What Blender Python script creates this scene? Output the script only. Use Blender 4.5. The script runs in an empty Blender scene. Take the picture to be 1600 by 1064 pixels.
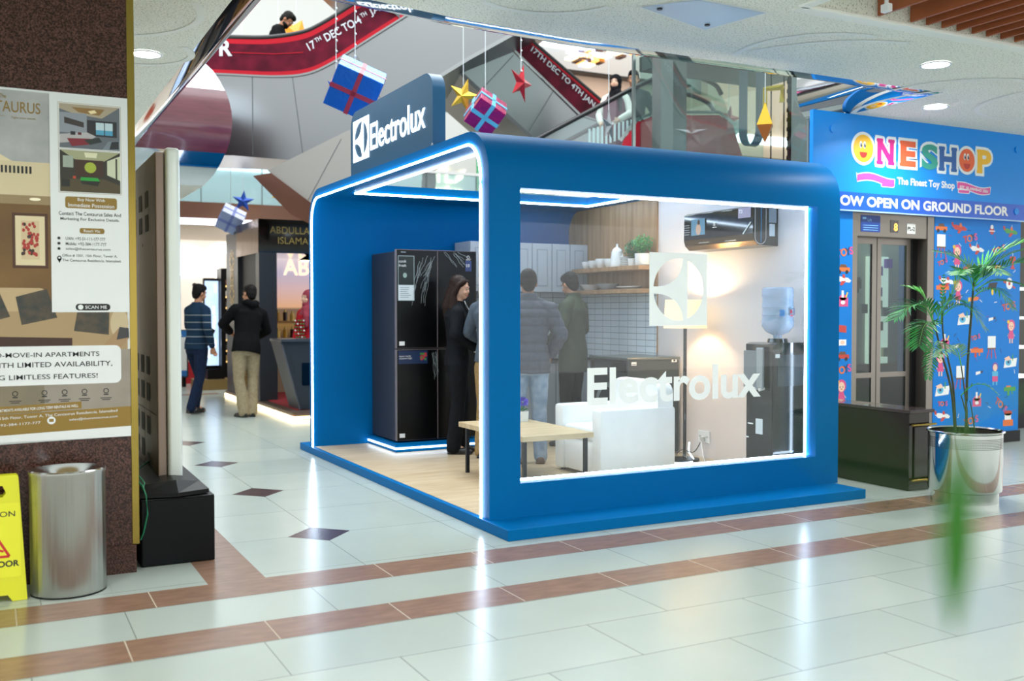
import bpy, bmesh, math, random
from mathutils import Vector, Matrix, Euler, noise as mnoise
random.seed(7)
SC = bpy.context.scene
COL = SC.collection
PI = math.pi
R = math.radians

# ---------------------------------------------------------------- camera
cd = bpy.data.cameras.new('camera'); cam = bpy.data.objects.new('camera', cd); COL.objects.link(cam)
cd.sensor_width = 36.0; cd.lens = 36.0 * 1556.65 / 1600.0
cd.clip_start = 0.02; cd.clip_end = 200
cam.rotation_mode = 'QUATERNION'
_f = Vector((0.46265832, 0.88604896, -0.02940267)); _r = Vector((0.886423598, -0.46287452, -0.00062004)); _u = _r.cross(_f)
cam.rotation_quaternion = Matrix((_r, _u, -_f)).transposed().to_quaternion()
cam.location = (0, 0, 1.40)
cd.dof.use_dof = True; cd.dof.focus_distance = 6.9; cd.dof.aperture_fstop = 2.0
SC.camera = cam
# ---------------------------------------------------------------- world and exposure
W = bpy.data.worlds.new('world'); SC.world = W; W.use_nodes = True
_bg = W.node_tree.nodes['Background']; _bg.inputs[0].default_value = (0.97, 0.98, 0.96, 1); _bg.inputs[1].default_value = 1.2
SC.view_settings.view_transform = 'Standard'; SC.view_settings.look = 'None'
SC.view_settings.exposure = 0.70; SC.view_settings.gamma = 1.0
SC.view_settings.use_curve_mapping = False

def lamp(name, kind, loc, power, size=0.2, color=(1, 1, 1), rot=(0, 0, 0), size_y=None, spread=None):
    l = bpy.data.lights.new(name, kind); o = bpy.data.objects.new(name, l); COL.objects.link(o)
    o.location = loc; o.rotation_euler = rot; l.energy = power; l.color = color
    if kind == 'AREA':
        l.size = size
        if size_y: l.shape = 'RECTANGLE'; l.size_y = size_y
        else: l.shape = 'DISK'
        if spread: l.spread = spread
    else: l.shadow_soft_size = size
    return o
# daylight falling down the atrium shaft, three visible ceiling downlights, and unseen ones added to brighten the hall
lamp('atrium_skylight', 'AREA', (4.4, 10.5, 9.6), 800, 7.5, (0.90, 0.97, 1.0), size_y=9.0)
DOWNLIGHTS = [(6.334, 5.228), (7.636, 6.30), (1.012, 7.634), (4.0, 3.3), (1.6, 3.2), (-0.8, 3.4), (2.8, 0.6), (5.4, 0.2), (0.2, 0.4), (-1.4, 6.2), (8.6, 3.4), (10.4, 5.0)]

# ---------------------------------------------------------------- materials
def S(h):
    h = h.lstrip('#'); c = [int(h[i:i + 2], 16) / 255 for i in (0, 2, 4)]
    return tuple(x / 12.92 if x <= .04045 else ((x + .055) / 1.055) ** 2.4 for x in c) + (1.0,)
MATS = {}
def mat(name, h, rough=.5, metal=0.0, bump=0.0, bscale=60.0, vary=0.0, vscale=8.0, stretch=(1, 1, 1), emit=None, estr=0.0, coat=0.0, spec=None, h2=None, detail=4, sheen=0.0, ramp=(.3, .7)):
    if name in MATS: return MATS[name]
    m = bpy.data.materials.new(name); m.use_nodes = True; MATS[name] = m
    nt = m.node_tree; N = nt.nodes; L = nt.links; b = N['Principled BSDF']
    b.inputs['Base Color'].default_value = S(h); b.inputs['Roughness'].default_value = rough; b.inputs['Metallic'].default_value = metal
    if coat: b.inputs['Coat Weight'].default_value = coat; b.inputs['Coat Roughness'].default_value = .05
    if spec is not None: b.inputs['Specular IOR Level'].default_value = spec
    if sheen: b.inputs['Sheen Weight'].default_value = sheen
    if emit: b.inputs['Emission Color'].default_value = S(emit); b.inputs['Emission Strength'].default_value = estr
    if bump or vary or h2:
        tc = N.new('ShaderNodeTexCoord'); mp = N.new('ShaderNodeMapping'); mp.inputs['Scale'].default_value = stretch
        L.new(tc.outputs['Object'], mp.inputs['Vector'])
    if vary or h2:
        n = N.new('ShaderNodeTexNoise'); n.inputs['Scale'].default_value = vscale; n.inputs['Detail'].default_value = detail
        L.new(mp.outputs[0], n.inputs['Vector'])
        rp = N.new('ShaderNodeValToRGB'); c = S(h); rp.color_ramp.elements[0].position = ramp[0]; rp.color_ramp.elements[1].position = ramp[1]
        rp.color_ramp.elements[0].color = S(h2) if h2 else tuple(x * (1 - vary) for x in c[:3]) + (1,)
        rp.color_ramp.elements[1].color = c if h2 else tuple(min(1, x * (1 + vary)) for x in c[:3]) + (1,)
        L.new(n.outputs['Fac'], rp.inputs[0]); L.new(rp.outputs[0], b.inputs['Base Color'])
    if bump:
        n2 = N.new('ShaderNodeTexNoise'); n2.inputs['Scale'].default_value = bscale; n2.inputs['Detail'].default_value = 3
        L.new(mp.outputs[0], n2.inputs['Vector'])
        bp = N.new('ShaderNodeBump'); bp.inputs['Strength'].default_value = bump; bp.inputs['Distance'].default_value = .01
        L.new(n2.outputs['Fac'], bp.inputs['Height']); L.new(bp.outputs[0], b.inputs['Normal'])
    return m
def glow(name, h, strength):
    return mat(name, h, .5, emit=h, estr=strength)
def glass(name, tint='ffffff', refl=1.0, rough=0.0, haze=0.0):
    if name in MATS: return MATS[name]
    m = bpy.data.materials.new(name); m.use_nodes = True; MATS[name] = m
    N = m.node_tree.nodes; L = m.node_tree.links
    N.remove(N['Principled BSDF']); out = N['Material Output']
    t = N.new('ShaderNodeBsdfTransparent'); t.inputs[0].default_value = S(tint)
    g = N.new('ShaderNodeBsdfGlossy'); g.inputs['Roughness'].default_value = rough; g.inputs[0].default_value = (refl, refl, refl, 1)
    fr = N.new('ShaderNodeFresnel'); ge = N.new('ShaderNodeNewGeometry'); mr = N.new('ShaderNodeMapRange'); mr.inputs[3].default_value = 1.5; mr.inputs[4].default_value = 1 / 1.5
    L.new(ge.outputs['Backfacing'], mr.inputs[0]); L.new(mr.outputs[0], fr.inputs[0])
    mx = N.new('ShaderNodeMixShader'); L.new(fr.outputs[0], mx.inputs[0]); L.new(t.outputs[0], mx.inputs[1]); L.new(g.outputs[0], mx.inputs[2])
    last = mx
    if haze:
        d = N.new('ShaderNodeBsdfDiffuse'); d.inputs[0].default_value = (.85, .9, .95, 1)
        m2 = N.new('ShaderNodeMixShader'); m2.inputs[0].default_value = haze
        L.new(mx.outputs[0], m2.inputs[1]); L.new(d.outputs[0], m2.inputs[2]); last = m2
    L.new(last.outputs[0], out.inputs[0])
    return m

# ---------------------------------------------------------------- mesh builder
def frame(o, u, v):
    u = Vector(u).normalized(); v = Vector(v).normalized(); w = u.cross(v)
    m = Matrix((u, v, w)).transposed().to_4x4(); m.translation = Vector(o); return m
FX = lambda o: frame(o, (1, 0, 0), (0, 0, 1))            # drawn on a plane facing -Y
FNX = lambda o: frame(o, (0, -1, 0), (0, 0, 1))          # drawn on a plane facing -X
FZ = lambda o: frame(o, (1, 0, 0), (0, 1, 0))
_tc = {}
def text_geo(body, bold):
    k = (body, bold)
    if k not in _tc:
        c = bpy.data.curves.new('t', 'FONT'); c.body = body; c.size = 1; c.offset = bold; c.resolution_u = 4
        o = bpy.data.objects.new('t', c); COL.objects.link(o)
        dg = bpy.context.evaluated_depsgraph_get(); me = bpy.data.meshes.new_from_object(o.evaluated_get(dg))
        vs = [v.co.copy() for v in me.vertices]; fs = [tuple(p.vertices) for p in me.polygons]
        bpy.data.objects.remove(o); bpy.data.curves.remove(c); bpy.data.meshes.remove(me)
        _tc[k] = (vs, fs)
    return _tc[k]
def outline_geo(splines):
    c = bpy.data.curves.new('s', 'CURVE'); c.dimensions = '2D'; c.fill_mode = 'BOTH'
    for pts in splines:
        s = c.splines.new('POLY'); s.points.add(len(pts) - 1); s.use_cyclic_u = True
        for q, (x, y) in zip(s.points, pts): q.co = (x, y, 0, 1)
    o = bpy.data.objects.new('s', c); COL.objects.link(o)
    dg = bpy.context.evaluated_depsgraph_get(); me = bpy.data.meshes.new_from_object(o.evaluated_get(dg))
    r = ([v.co.copy() for v in me.vertices], [tuple(p.vertices) for p in me.polygons])
    bpy.data.objects.remove(o); bpy.data.curves.remove(c); bpy.data.meshes.remove(me)
    return r
class M:
    def __init__(s): s.bm = bmesh.new(); s.ms = []
    def k(s, m):
        if m is None: return 0
        if m not in s.ms: s.ms.append(m)
        return s.ms.index(m)
    def face(s, pts, m=None):
        try: f = s.bm.faces.new([s.bm.verts.new(p) for p in pts]); f.material_index = s.k(m); return f
        except ValueError: pass
    def _add(s, geom, m, T=None):
        vs = [v for v in geom if isinstance(v, bmesh.types.BMVert)]
        if T is not None: bmesh.ops.transform(s.bm, matrix=T, verts=vs)
        i = s.k(m)
        for f in {f for v in vs for f in v.link_faces}: f.material_index = i
        return vs
    def box(s, x0, x1, y0, y1, z0, z1, m=None, bev=0, T=None, seg=2):
        g = bmesh.ops.create_cube(s.bm, size=1)['verts']
        bmesh.ops.transform(s.bm, verts=g, matrix=Matrix.Translation(((x0 + x1) / 2, (y0 + y1) / 2, (z0 + z1) / 2)) @ Matrix.Diagonal((x1 - x0, y1 - y0, z1 - z0, 1)))
        if bev:
            es = list({e for v in g for e in v.link_edges})
            g2 = bmesh.ops.bevel(s.bm, geom=es, offset=bev, segments=seg, affect='EDGES', profile=.5)
            g = list({v for f in g2['faces'] for v in f.verts} | {v for v in g if v.is_valid})
        return s._add(g, m, T)
    def cyl(s, a, b, r0, r1=None, m=None, seg=20, caps=True):
        a = Vector(a); b = Vector(b); d = b - a; r1 = r0 if r1 is None else r1
        T = Matrix.Translation((a + b) / 2) @ d.to_track_quat('Z', 'Y').to_matrix().to_4x4()
        g = bmesh.ops.create_cone(s.bm, cap_ends=caps, segments=seg, radius1=r0, radius2=r1, depth=d.length)['verts']
        return s._add(g, m, T)
    def ball(s, c, r, m=None, seg=16, rot=None):
        r = r if isinstance(r, (tuple, list)) else (r, r, r)
        g = bmesh.ops.create_uvsphere(s.bm, u_segments=seg, v_segments=max(6, seg // 2), radius=1)['verts']
        T = Matrix.Translation(c) @ (rot.to_4x4() if rot is not None else Matrix.Identity(4)) @ Matrix.Diagonal((*r, 1))
        return s._add(g, m, T)
    def loft(s, rings, m=None, closed=True, caps=True):
        rv = [[s.bm.verts.new(p) for p in ring] for ring in rings]; i = s.k(m); n = len(rv[0])
        for a, b in zip(rv, rv[1:]):
            for j in range(n if closed else n - 1):
                try: f = s.bm.faces.new((a[j], a[(j + 1) % n], b[(j + 1) % n], b[j])); f.material_index = i
                except ValueError: pass
        if caps:
            for ring, fl in ((rv[0], True), (rv[-1], False)):
                try: f = s.bm.faces.new(ring[::-1] if fl else ring); f.material_index = i
                except ValueError: pass
        return [v for r in rv for v in r]
    def lathe(s, prof, c=(0, 0, 0), m=None, seg=28, sx=1, sy=1, caps=False):
        c = Vector(c)
        return s.loft([[c + Vector((r * sx * math.cos(2 * PI * j / seg), r * sy * math.sin(2 * PI * j / seg), z)) for j in range(seg)] for r, z in prof], m, True, caps)
    def tube(s, pts, r, m=None, seg=8, closed=False):
        pts = [Vector(p) for p in pts]; rr = r if isinstance(r, (list, tuple)) else [r] * len(pts); rings = []
        up = Vector((0, 0, 1)); n = len(pts)
        for i, p in enumerate(pts):
            d = ((pts[(i + 1) % n] - pts[i - 1]) if closed else (pts[min(i + 1, n - 1)] - pts[max(i - 1, 0)])).normalized()
            x = d.cross(up)
            if x.length < 1e-3: x = d.cross(Vector((0, 1, 0)))
            x.normalize(); y = x.cross(d)
            rings.append([p + x * rr[i] * math.cos(2 * PI * j / seg) + y * rr[i] * math.sin(2 * PI * j / seg) for j in range(seg)])
        if closed: rings.append(rings[0])
        return s.loft(rings, m, True, not closed)
    def prism(s, pts, T, d, m=None):
        """extrude a 2-D outline drawn in frame T by d along the frame's third axis"""
        a = [T @ Vector((x, y, 0)) for x, y in pts]; b = [T @ Vector((x, y, d)) for x, y in pts]
        return s.loft([a, b], m, True, True)
    def flat(s, pts, T, m=None, lift=0.0):
        return s.face([T @ Vector((x, y, lift)) for x, y in pts], m)
    def rect(s, x0, y0, x1, y1, T, m=None, lift=0.0): return s.flat([(x0, y0), (x1, y0), (x1, y1), (x0, y1)], T, m, lift)
    def disc(s, x, y, rx, ry, T, m=None, lift=0.0, seg=20, a0=0, a1=2 * PI):
        full = abs(a1 - a0 - 2 * PI) < 1e-6; n = seg if full else seg + 1
        return s.flat([(x + rx * math.cos(a0 + (a1 - a0) * i / seg), y + ry * math.sin(a0 + (a1 - a0) * i / seg)) for i in range(n)], T, m, lift)
    def rrect(s, x0, y0, x1, y1, r, T, m=None, lift=0.0): return s.flat(rr_pts(x0, y0, x1, y1, r), T, m, lift)
    def ring(s, x, y, r0, r1, T, m=None, lift=0.0, seg=28, a0=0, a1=2 * PI):
        for i in range(seg):
            a = a0 + (a1 - a0) * i / seg; b = a0 + (a1 - a0) * (i + 1) / seg
            s.flat([(x + r0 * math.cos(a), y + r0 * math.sin(a)), (x + r1 * math.cos(a), y + r1 * math.sin(a)), (x + r1 * math.cos(b), y + r1 * math.sin(b)), (x + r0 * math.cos(b), y + r0 * math.sin(b))], T, m, lift)
    def stroke(s, pts, w, T, m=None, lift=0.0):
        for (x0, y0), (x1, y1) in zip(pts, pts[1:]):
            d = math.hypot(x1 - x0, y1 - y0) or 1; nx, ny = -(y1 - y0) / d * w / 2, (x1 - x0) / d * w / 2
            s.flat([(x0 + nx, y0 + ny), (x0 - nx, y0 - ny), (x1 - nx, y1 - ny), (x1 + nx, y1 + ny)], T, m, lift)
    def geo(s, vf, T, m=None, depth=0.0, lift=0.0):
        vs, fs = vf; i = s.k(m); fr = [s.bm.verts.new(T @ Vector((v.x, v.y, lift + depth))) for v in vs]; made = []
        for f in fs:
            try: q = s.bm.faces.new([fr[j] for j in f]); q.material_index = i; made.append(q)
            except ValueError: pass
        if depth:
            cnt = {}
            for f in fs:
                for a, b in zip(f, f[1:] + f[:1]): cnt[(min(a, b), max(a, b))] = cnt.get((min(a, b), max(a, b)), 0) + 1
            bk = [s.bm.verts.new(T @ Vector((v.x, v.y, lift))) for v in vs]
            for (a, b), c in cnt.items():
                if c == 1: 
                    q = s.bm.faces.new((fr[a], fr[b], bk[b], bk[a])); q.material_index = i
        return fr
    def text(s, body, x, y, h, T, m=None, w=None, al='L', bold=0.0, depth=0.0, lift=0.0008, skew=0.0, rot=0.0):
        """lettering with its left/centre/right at x, bottom of its box at y, box height h, optional box width w"""
        vs, fs = text_geo(body, bold)
        if not vs: return
        xa = min(v.x for v in vs); xb = max(v.x for v in vs); ya = min(v.y for v in vs); yb = max(v.y for v in vs)
        ky = h / (yb - ya); kx = (w / (xb - xa)) if w else ky
        ox = {'L': 0, 'C': -.5, 'R': -1}[al] * (xb - xa) * kx; c, sn = math.cos(rot), math.sin(rot); out = []
        for v in vs:
            px = (v.x - xa) * kx + ox; py = (v.y - ya) * ky; px += skew * py
            out.append(Vector((x + px * c - py * sn, y + px * sn + py * c, 0)))
        s.geo((out, fs), T, m, depth, lift)
    def build(s, name, m=None, parent=None, smooth=None, loc=None, world=False):
        """smooth: angle in degrees under which edges shade smooth.  loc: new origin for world-coordinate geometry"""
        if world and parent is not None: loc = parent.location.copy()
        if loc is not None: bmesh.ops.translate(s.bm, vec=-Vector(loc), verts=s.bm.verts)
        bmesh.ops.recalc_face_normals(s.bm, faces=s.bm.faces)
        me = bpy.data.meshes.new(name); s.bm.to_mesh(me); s.bm.free()
        for q in (s.ms or ([m] if m else [])): me.materials.append(q)
        if smooth is not None:
            me.polygons.foreach_set('use_smooth', [True] * len(me.polygons))
            try: me.set_sharp_from_angle(angle=R(smooth))
            except Exception: pass
        o = bpy.data.objects.new(name, me); COL.objects.link(o)
        if parent is not None: o.parent = parent
        if loc is not None and not (world and parent is not None): o.location = loc
        return o
def rr_pts(x0, y0, x1, y1, r, n=6):
    out = []
    for cx, cy, a in ((x1 - r, y0 + r, -90), (x1 - r, y1 - r, 0), (x0 + r, y1 - r, 90), (x0 + r, y0 + r, 180)):
        out += [(cx + r * math.cos(R(a + 90 * i / n)), cy + r * math.sin(R(a + 90 * i / n))) for i in range(n + 1)]
    return out
def tag(o, label=None, cat=None, group=None, kind=None):
    if label: o['label'] = label
    if cat: o['category'] = cat
    if group: o['group'] = group
    if kind: o['kind'] = kind
    return o
def thing(name, label, cat, loc=(0, 0, 0), rz=0.0, group=None):
    o = bpy.data.objects.new(name, None); COL.objects.link(o); o.empty_display_size = .1
    o.location = loc; o.rotation_euler = (0, 0, rz)
    return tag(o, label, cat, group)
def copy_tree(o, parent=None):
    c = o.copy(); COL.objects.link(c); c.parent = parent
    for ch in list(o.children): copy_tree(ch, c)
    return c
def struct(o, label=None, cat=None):
    o['kind'] = 'structure'
    return tag(o, label, cat)
bpy.context.view_layer.update()
# ================================================================ THE SETTING
STEEL = mat('brushed_steel', 'b9bcbd', .28, 1.0, bump=.05, bscale=90, stretch=(1, 1, .05))
MIRROR = mat('polished_mirror_steel', 'b4b7bb', .06, 1.0, bump=.12, bscale=1.6)
WHITE = mat('white_paint', 'e8eaea', .5)
BLACK = mat('black_plastic', '08090a', .4, spec=.2)
BLACKGLOSS = mat('black_gloss', '060708', .08, coat=.6)
DARKMETAL = mat('dark_metal', '1c1d20', .35, .7)
CHROME = mat('chrome', 'd5d8da', .12, 1.0)
BRASS = mat('polished_brass', '93803f', .2, 1.0, bump=.1, bscale=5)
GRANITE = mat('red_brown_granite', '6e4a42', .2, h2='24140f', vscale=130, detail=3, ramp=(.40, .74), spec=.3)
LAMP = glow('lamp_diffuser', 'f4fbff', 14.0)
LED = glow('white_led_strip', 'd9ecff', 15.0)

# floor: cream tiles in running bond with brown bands and diamonds
def floor_tile(lx, ly, bw, rh, off):
    m = bpy.data.materials.new('cream_floor_tile'); m.use_nodes = True; nt = m.node_tree; N = nt.nodes; L = nt.links; b = N['Principled BSDF']
    tc = N.new('ShaderNodeTexCoord'); mp = N.new('ShaderNodeMapping'); mp.inputs['Location'].default_value = (lx, ly, 0)
    L.new(tc.outputs['Object'], mp.inputs[0])
    br = N.new('ShaderNodeTexBrick'); br.offset = off; br.inputs['Scale'].default_value = 1; br.inputs['Brick Width'].default_value = bw; br.inputs['Row Height'].default_value = rh
    br.inputs['Mortar Size'].default_value = .0022; br.inputs['Mortar Smooth'].default_value = .1; br.inputs['Bias'].default_value = 0
    br.inputs['Color1'].default_value = S('b0bab3'); br.inputs['Color2'].default_value = S('aab5af'); br.inputs['Mortar'].default_value = S('6f7771')
    L.new(mp.outputs[0], br.inputs['Vector'])
    n = N.new('ShaderNodeTexNoise'); n.inputs['Scale'].default_value = 3; n.inputs['Detail'].default_value = 5; L.new(tc.outputs['Object'], n.inputs['Vector'])
    mx = N.new('ShaderNodeMix'); mx.data_type = 'RGBA'; mx.blend_type = 'MULTIPLY'; mx.inputs[0].default_value = .10
    L.new(br.outputs['Color'], mx.inputs[6]); L.new(n.outputs['Fac'], mx.inputs[7]); L.new(mx.outputs[2], b.inputs['Base Color'])
    n2 = N.new('ShaderNodeTexNoise'); n2.inputs['Scale'].default_value = 6; L.new(tc.outputs['Object'], n2.inputs['Vector'])
    mr = N.new('ShaderNodeMapRange'); mr.inputs[3].default_value = .20; mr.inputs[4].default_value = .21; L.new(n2.outputs['Fac'], mr.inputs[0]); L.new(mr.outputs[0], b.inputs['Roughness'])
    return m
TILE = floor_tile(-1.892 + .888 * 20, -4.192 + .4375 * 40, .888, .4375, .5); TILEB = floor_tile(-.53 + .888 * 20, -4.478 + .44, .888, .44, .5); TILEC = floor_tile(-1.81 + .81 * 20, -6.087 + .808 * 2, .81, .808, 0)
BAND = mat('brown_marble_band', '8f705d', .26, h2='7b5f50', vscale=22, stretch=(.35, 1, 1), detail=6)
VJ = mat('dark_grout', '7f8680', .6); BANDGROUT = mat('band_grout', 'b5a894', .6)
DIAM = mat('dark_red_diamond_tile', '4e3a3c', .22, h2='3a2a2d', vscale=90)
m = M()
m.box(-8, 18, -8, 4.337, -.1, 0, TILE); m.box(-8, 18, 4.337, 5.06, -.1, 0, TILEB); m.box(-8, 18, 5.06, 24, -.1, 0, TILEC)
I4 = Matrix.Identity(4)
m.rect(-8, 4.918, 18, 5.211, I4, BAND, .0006); m.rect(-8, 4.196, 18, 4.478, I4, BAND, .0006)
m.rect(.9636, 5.211, 1.257, 13.6, I4, BAND, .0006)
m.rect(1.257, 17.2, 3.4, 17.5, I4, BAND, .0006)
for i in range(-8, 24):
    x = .478 + .5945 * i; m.rect(x, 4.196, x + .005, 4.478, I4, BANDGROUT, .0009)
    x = .67 + .593 * i
    if not .9 < x < 1.3: m.rect(x, 4.918, x + .005, 5.211, I4, BANDGROUT, .0009)
m.rect(.512, 5.211, .516, 5.66, I4, VJ, .0004)
for i in range(6):
    for x0 in (1.81, .18, 6.9):
        if x0 == .18 and i < 2: continue
        y = 6.087 + 1.62 * i
        m.flat([(x0 - .2, y), (x0, y - .21), (x0 + .2, y), (x0, y + .21)], I4, DIAM, .0006)
struct(m.build('floor'))

# ceiling: rough plaster slab around the atrium opening, with a recess of timber fins
PLASTER = mat('rough_plaster', 'f4f4e8', .9, bump=.7, bscale=90, h2='aeaea2', vscale=85, ramp=(.30, .44), detail=2)
SMOOTHPL = mat('smooth_plaster', 'f2f3ec', .8)
FINWOOD = mat('brown_timber_fin', 'a55a30', .5, h2='8c4926', vscale=9, stretch=(1, .15, 1))
CZ = 3.26
m = M()

EDGE = [(1.30, 5.60), (2.035, 5.72), (2.68, 5.83), (3.58, 5.90), (4.42, 5.905), (7.22, 5.88)]
m.prism([(-6, -7), (4.42, -7)] + [(4.42, 5.905), (3.58, 5.90), (2.68, 5.83), (2.035, 5.72), (1.30, 5.60), (-6, 5.60)], frame((0, 0, CZ), (1, 0, 0), (0, 1, 0)), .36, PLASTER); m.prism([(4.42, 4.62), (16, 4.62), (16, 5.88), (7.22, 5.88), (4.42, 5.905)], frame((0, 0, CZ), (1, 0, 0), (0, 1, 0)), .36, PLASTER); m.box(4.42, 16, -7, 1.2, CZ, 3.62, PLASTER)
m.box(-6, 1.30, 5.60, 13.4, CZ, 3.62, PLASTER); m.box(7.22, 16, 5.88, 7.4, CZ, 3.62, PLASTER)
m.box(4.42, 16, 1.2, 4.62, 3.56, 3.62, SMOOTHPL)
ce = struct(m.build('ceiling'))
m = M()
m.box(4.40, 16, 4.60, 4.70, CZ - .012, CZ + .01, SMOOTHPL, .004)
m.box(4.38, 4.46, 1.2, 4.62, CZ - .012, CZ + .01, SMOOTHPL, .004)
m.build('recess_border', None, ce)
m = M()
def arc(cx, cy, r, a0, a1, w=.05, n=18, sy=1.0):
    T = frame((0, 0, CZ - .003), (1, 0, 0), (0, 1, 0)); T = T @ Matrix.Diagonal((1, 1, -1, 1))
    m.stroke([(cx + r * math.cos(R(a0 + (a1 - a0) * i / n)), cy + r * sy * math.sin(R(a0 + (a1 - a0) * i / n))) for i in range(n + 1)], w, T, SMOOTHPL)
for a in ((5.3, 5.45, .55, 150, 275), (5.8, 5.9, 1.0, 200, 262), (7.5, 6.0, .75, 180, 285), (7.9, 6.3, .9, 140, 215), (8.6, 5.6, .8, 60, 190), (.9, 7.6, .42, -40, 170), (1.0, 8.6, .5, 90, 260), (.5, 6.6, .7, -30, 120), (3.2, 5.3, .6, 200, 300), (2.9, 5.0, .5, 20, 140)): arc(*a)
m.build('plaster_swirl', None, ce)
for i in range(30):
    m = M(); x = 5.03 + .148 * i
    if i in (1,): continue
    m.box(x, x + .022, 1.25, 4.6, CZ + .02, CZ + .20, FINWOOD)
    m.build('timber_fin', None, ce)
m = M(); m.face([(3.54, 5.08, CZ - .004), (3.76, 4.80, CZ - .004), (4.30, 4.82, CZ - .004), (4.20, 5.29, CZ - .004)], mat('access_panel_metal', 'c9d2d6', .42, .5))
m.face([(3.52, 5.09, CZ - .002), (3.75, 4.78, CZ - .002), (4.33, 4.80, CZ - .002), (4.22, 5.31, CZ - .002)], SMOOTHPL)
for x, y in ((3.66, 5.05), (4.14, 5.19)): m.cyl((x, y, CZ - .012), (x, y, CZ), .018, m=DARKMETAL, seg=10)
struct(m.build('trim_1', loc=(3.9, 5.0, CZ)), 'metal ceiling access panel with two dark screws', 'access panel')
DL = {(6.334, 5.228): 'round ceiling downlight beside the brown timber fins', (7.636, 6.30): 'round ceiling downlight close above the blue toy shop sign', (1.012, 7.634): 'round ceiling downlight beside the brass edged granite column'}
for x, y in DOWNLIGHTS:
    t = thing('ceiling_downlight', DL.get((x, y), 'unseen round ceiling downlight added to light the cream floor'), 'downlight', (x, y, CZ), group='ceiling downlights')
    m = M(); m.lathe([(.103, -.001), (.115, -.006), (.115, -.012), (.098, -.012), (.096, -.004)], seg=28); m.build('trim_ring', WHITE, t, 40)
    m = M(); m.cyl((0, 0, -.006), (0, 0, -.001), .098, m=LAMP, seg=28); m.build('diffuser', None, t)
    lamp('downlight_lamp', 'AREA', (x, y, CZ - .03), 19, .19, (1.0, .99, .96), spread=R(150))

# polished bullnose fascias round the atrium opening
def bull(path, z0, z1, bulge, name, band=None, pw=1.0):
    """sweep a convex fascia along a plan path; the opening lies on the right of the path"""
    n = 12; prof = []
    for i in range(n + 1):
        t = i / n; prof.append((bulge * math.sin(PI * t) ** .75 if 0 < t < 1 else 0, z0 + (z1 - z0) * t ** pw))
    P = [Vector((x, y, 0)) for x, y in path]; rings = []
    for i, p in enumerate(P):
        ns = []
        for a, b in ((i - 1, i), (i, i + 1)):
            if a >= 0 and b < len(P): d = (P[b] - P[a]).normalized(); ns.append(Vector((d.y, -d.x, 0)))
        nn = sum(ns, Vector()); nn = nn.normalized() / max(.4, nn.normalized().dot(ns[0]))
        rings.append([p + nn * o + Vector((0, 0, z)) for o, z in prof])
    m = M(); m.loft(rings, MIRROR, closed=False, caps=False)
    o = struct(m.build(name, smooth=50, loc=(path[0][0], path[0][1], z0)))
    if band:
        m = M(); a, b = band
        rr = [[p + (q - p) * 1.0 for q in ring] for p, ring in zip(P, rings)]
        sub = []
        for p, ring in zip(P, rings): sub.append([Vector((q.x, q.y, q.z)) for q in ring[a:b + 1]])
        off = []
        for i, (p, ring) in enumerate(zip(P, sub)):
            q0 = rings[i][n // 2]; dirn = Vector((q0.x - p.x, q0.y - p.y, 0)).normalized()
            off.append([q + dirn * .012 for q in ring])
        m.loft(off, mat('maroon_panel', '4c1a26', .2, coat=.3, h2='5c2430', vscale=3, stretch=(1, 1, 8)), closed=False, caps=False)
        m.build('maroon_cover_panel', None, o, 50, world=True)
    return o
bull([(1.30, 5.60), (1.30, 13.3)], CZ, 4.35, .25, 'trim_2', pw=2.2)
bull([(-3, 13.3), (2.45, 13.3), (2.45, 19.0)], 3.02, 4.62, .30, 'trim_3', (3, 9))
bull(EDGE[::-1], CZ, 4.3, .30, 'trim_4', pw=2.6)
bull([(7.22, 7.4), (7.22, 5.88)], CZ, 4.3, .22, 'trim_5', pw=1.6)
m = M(); m.box(-6, 2.45, 13.3, 19.0, 3.02, 3.10, SMOOTHPL); m.box(-6, 2.45, 13.3, 19, 4.5, 4.62, SMOOTHPL); struct(m.build('ceiling_slab', loc=(0, 16, 3.02)))

# ---------------- granite column with poster and brass corner
m = M(); m.box(-1.2, .66, 5.657, 7.0, .15, CZ, GRANITE); m.box(-1.22, .672, 5.645, 7.012, 0, .15, GRANITE)
colm = struct(m.build('wall_column', loc=(0, 6.2, 0)), 'red brown speckled granite column carrying an apartment poster', 'column')
m = M(); m.box(.652, .69, 5.652, 5.70, .15, CZ, BRASS, .003); m.box(.655, .69, 5.70, 6.9, .15, CZ, BRASS)
m.build('brass_corner_strip', None, colm, world=True)
# ---------------- apartment poster on the column
PAPER = mat('poster_paper', 'dfe3e4', .45); GOLD = mat('printed_gold', '8c6f2a', .45); INK = mat('printed_ink', '15171c', .5)
def pc(n, h): return mat('print_' + n, h, .45)
T = FX((0, 5.655, 0)); t = thing('apartment_poster', 'tall white and brown apartment sales poster on the granite column', 'poster', (.3, 5.655, .7))
m = M(); m.prism([(-.36, .72), (.652, .735), (.652, 2.525), (-.36, 2.53)], FX((0, 5.656, 0)), .004, PAPER); m.build('poster_sheet', None, t, world=True)
m = M()
TB = mat('print_grey_marble', 'b3b5b4', .45, h2='989b9c', vscale=6)
m.flat([(-.36, 1.9), (.276, 2.05), (.276, 2.515), (-.36, 2.52)], T, TB, .005)
m.flat([(-.36, 1.99), (.0, 2.22), (.276, 2.06), (.276, 2.0), (-.36, 2.0)], T, pc('cream', 'd8cba8'), .0055)
m.rect(-.36, 1.985, .276, 2.16, T, pc('cream_ceiling', 'cfc19d'), .006)
m.rect(-.36, 1.93, .276, 1.99, T, pc('soffit', '94805c'), .0062)
m.rect(-.36, 1.20, .276, 1.945, T, mat('print_brown_wall', '7a5a2c', .45, h2='5f4420', vscale=2.5), .0064)
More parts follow.
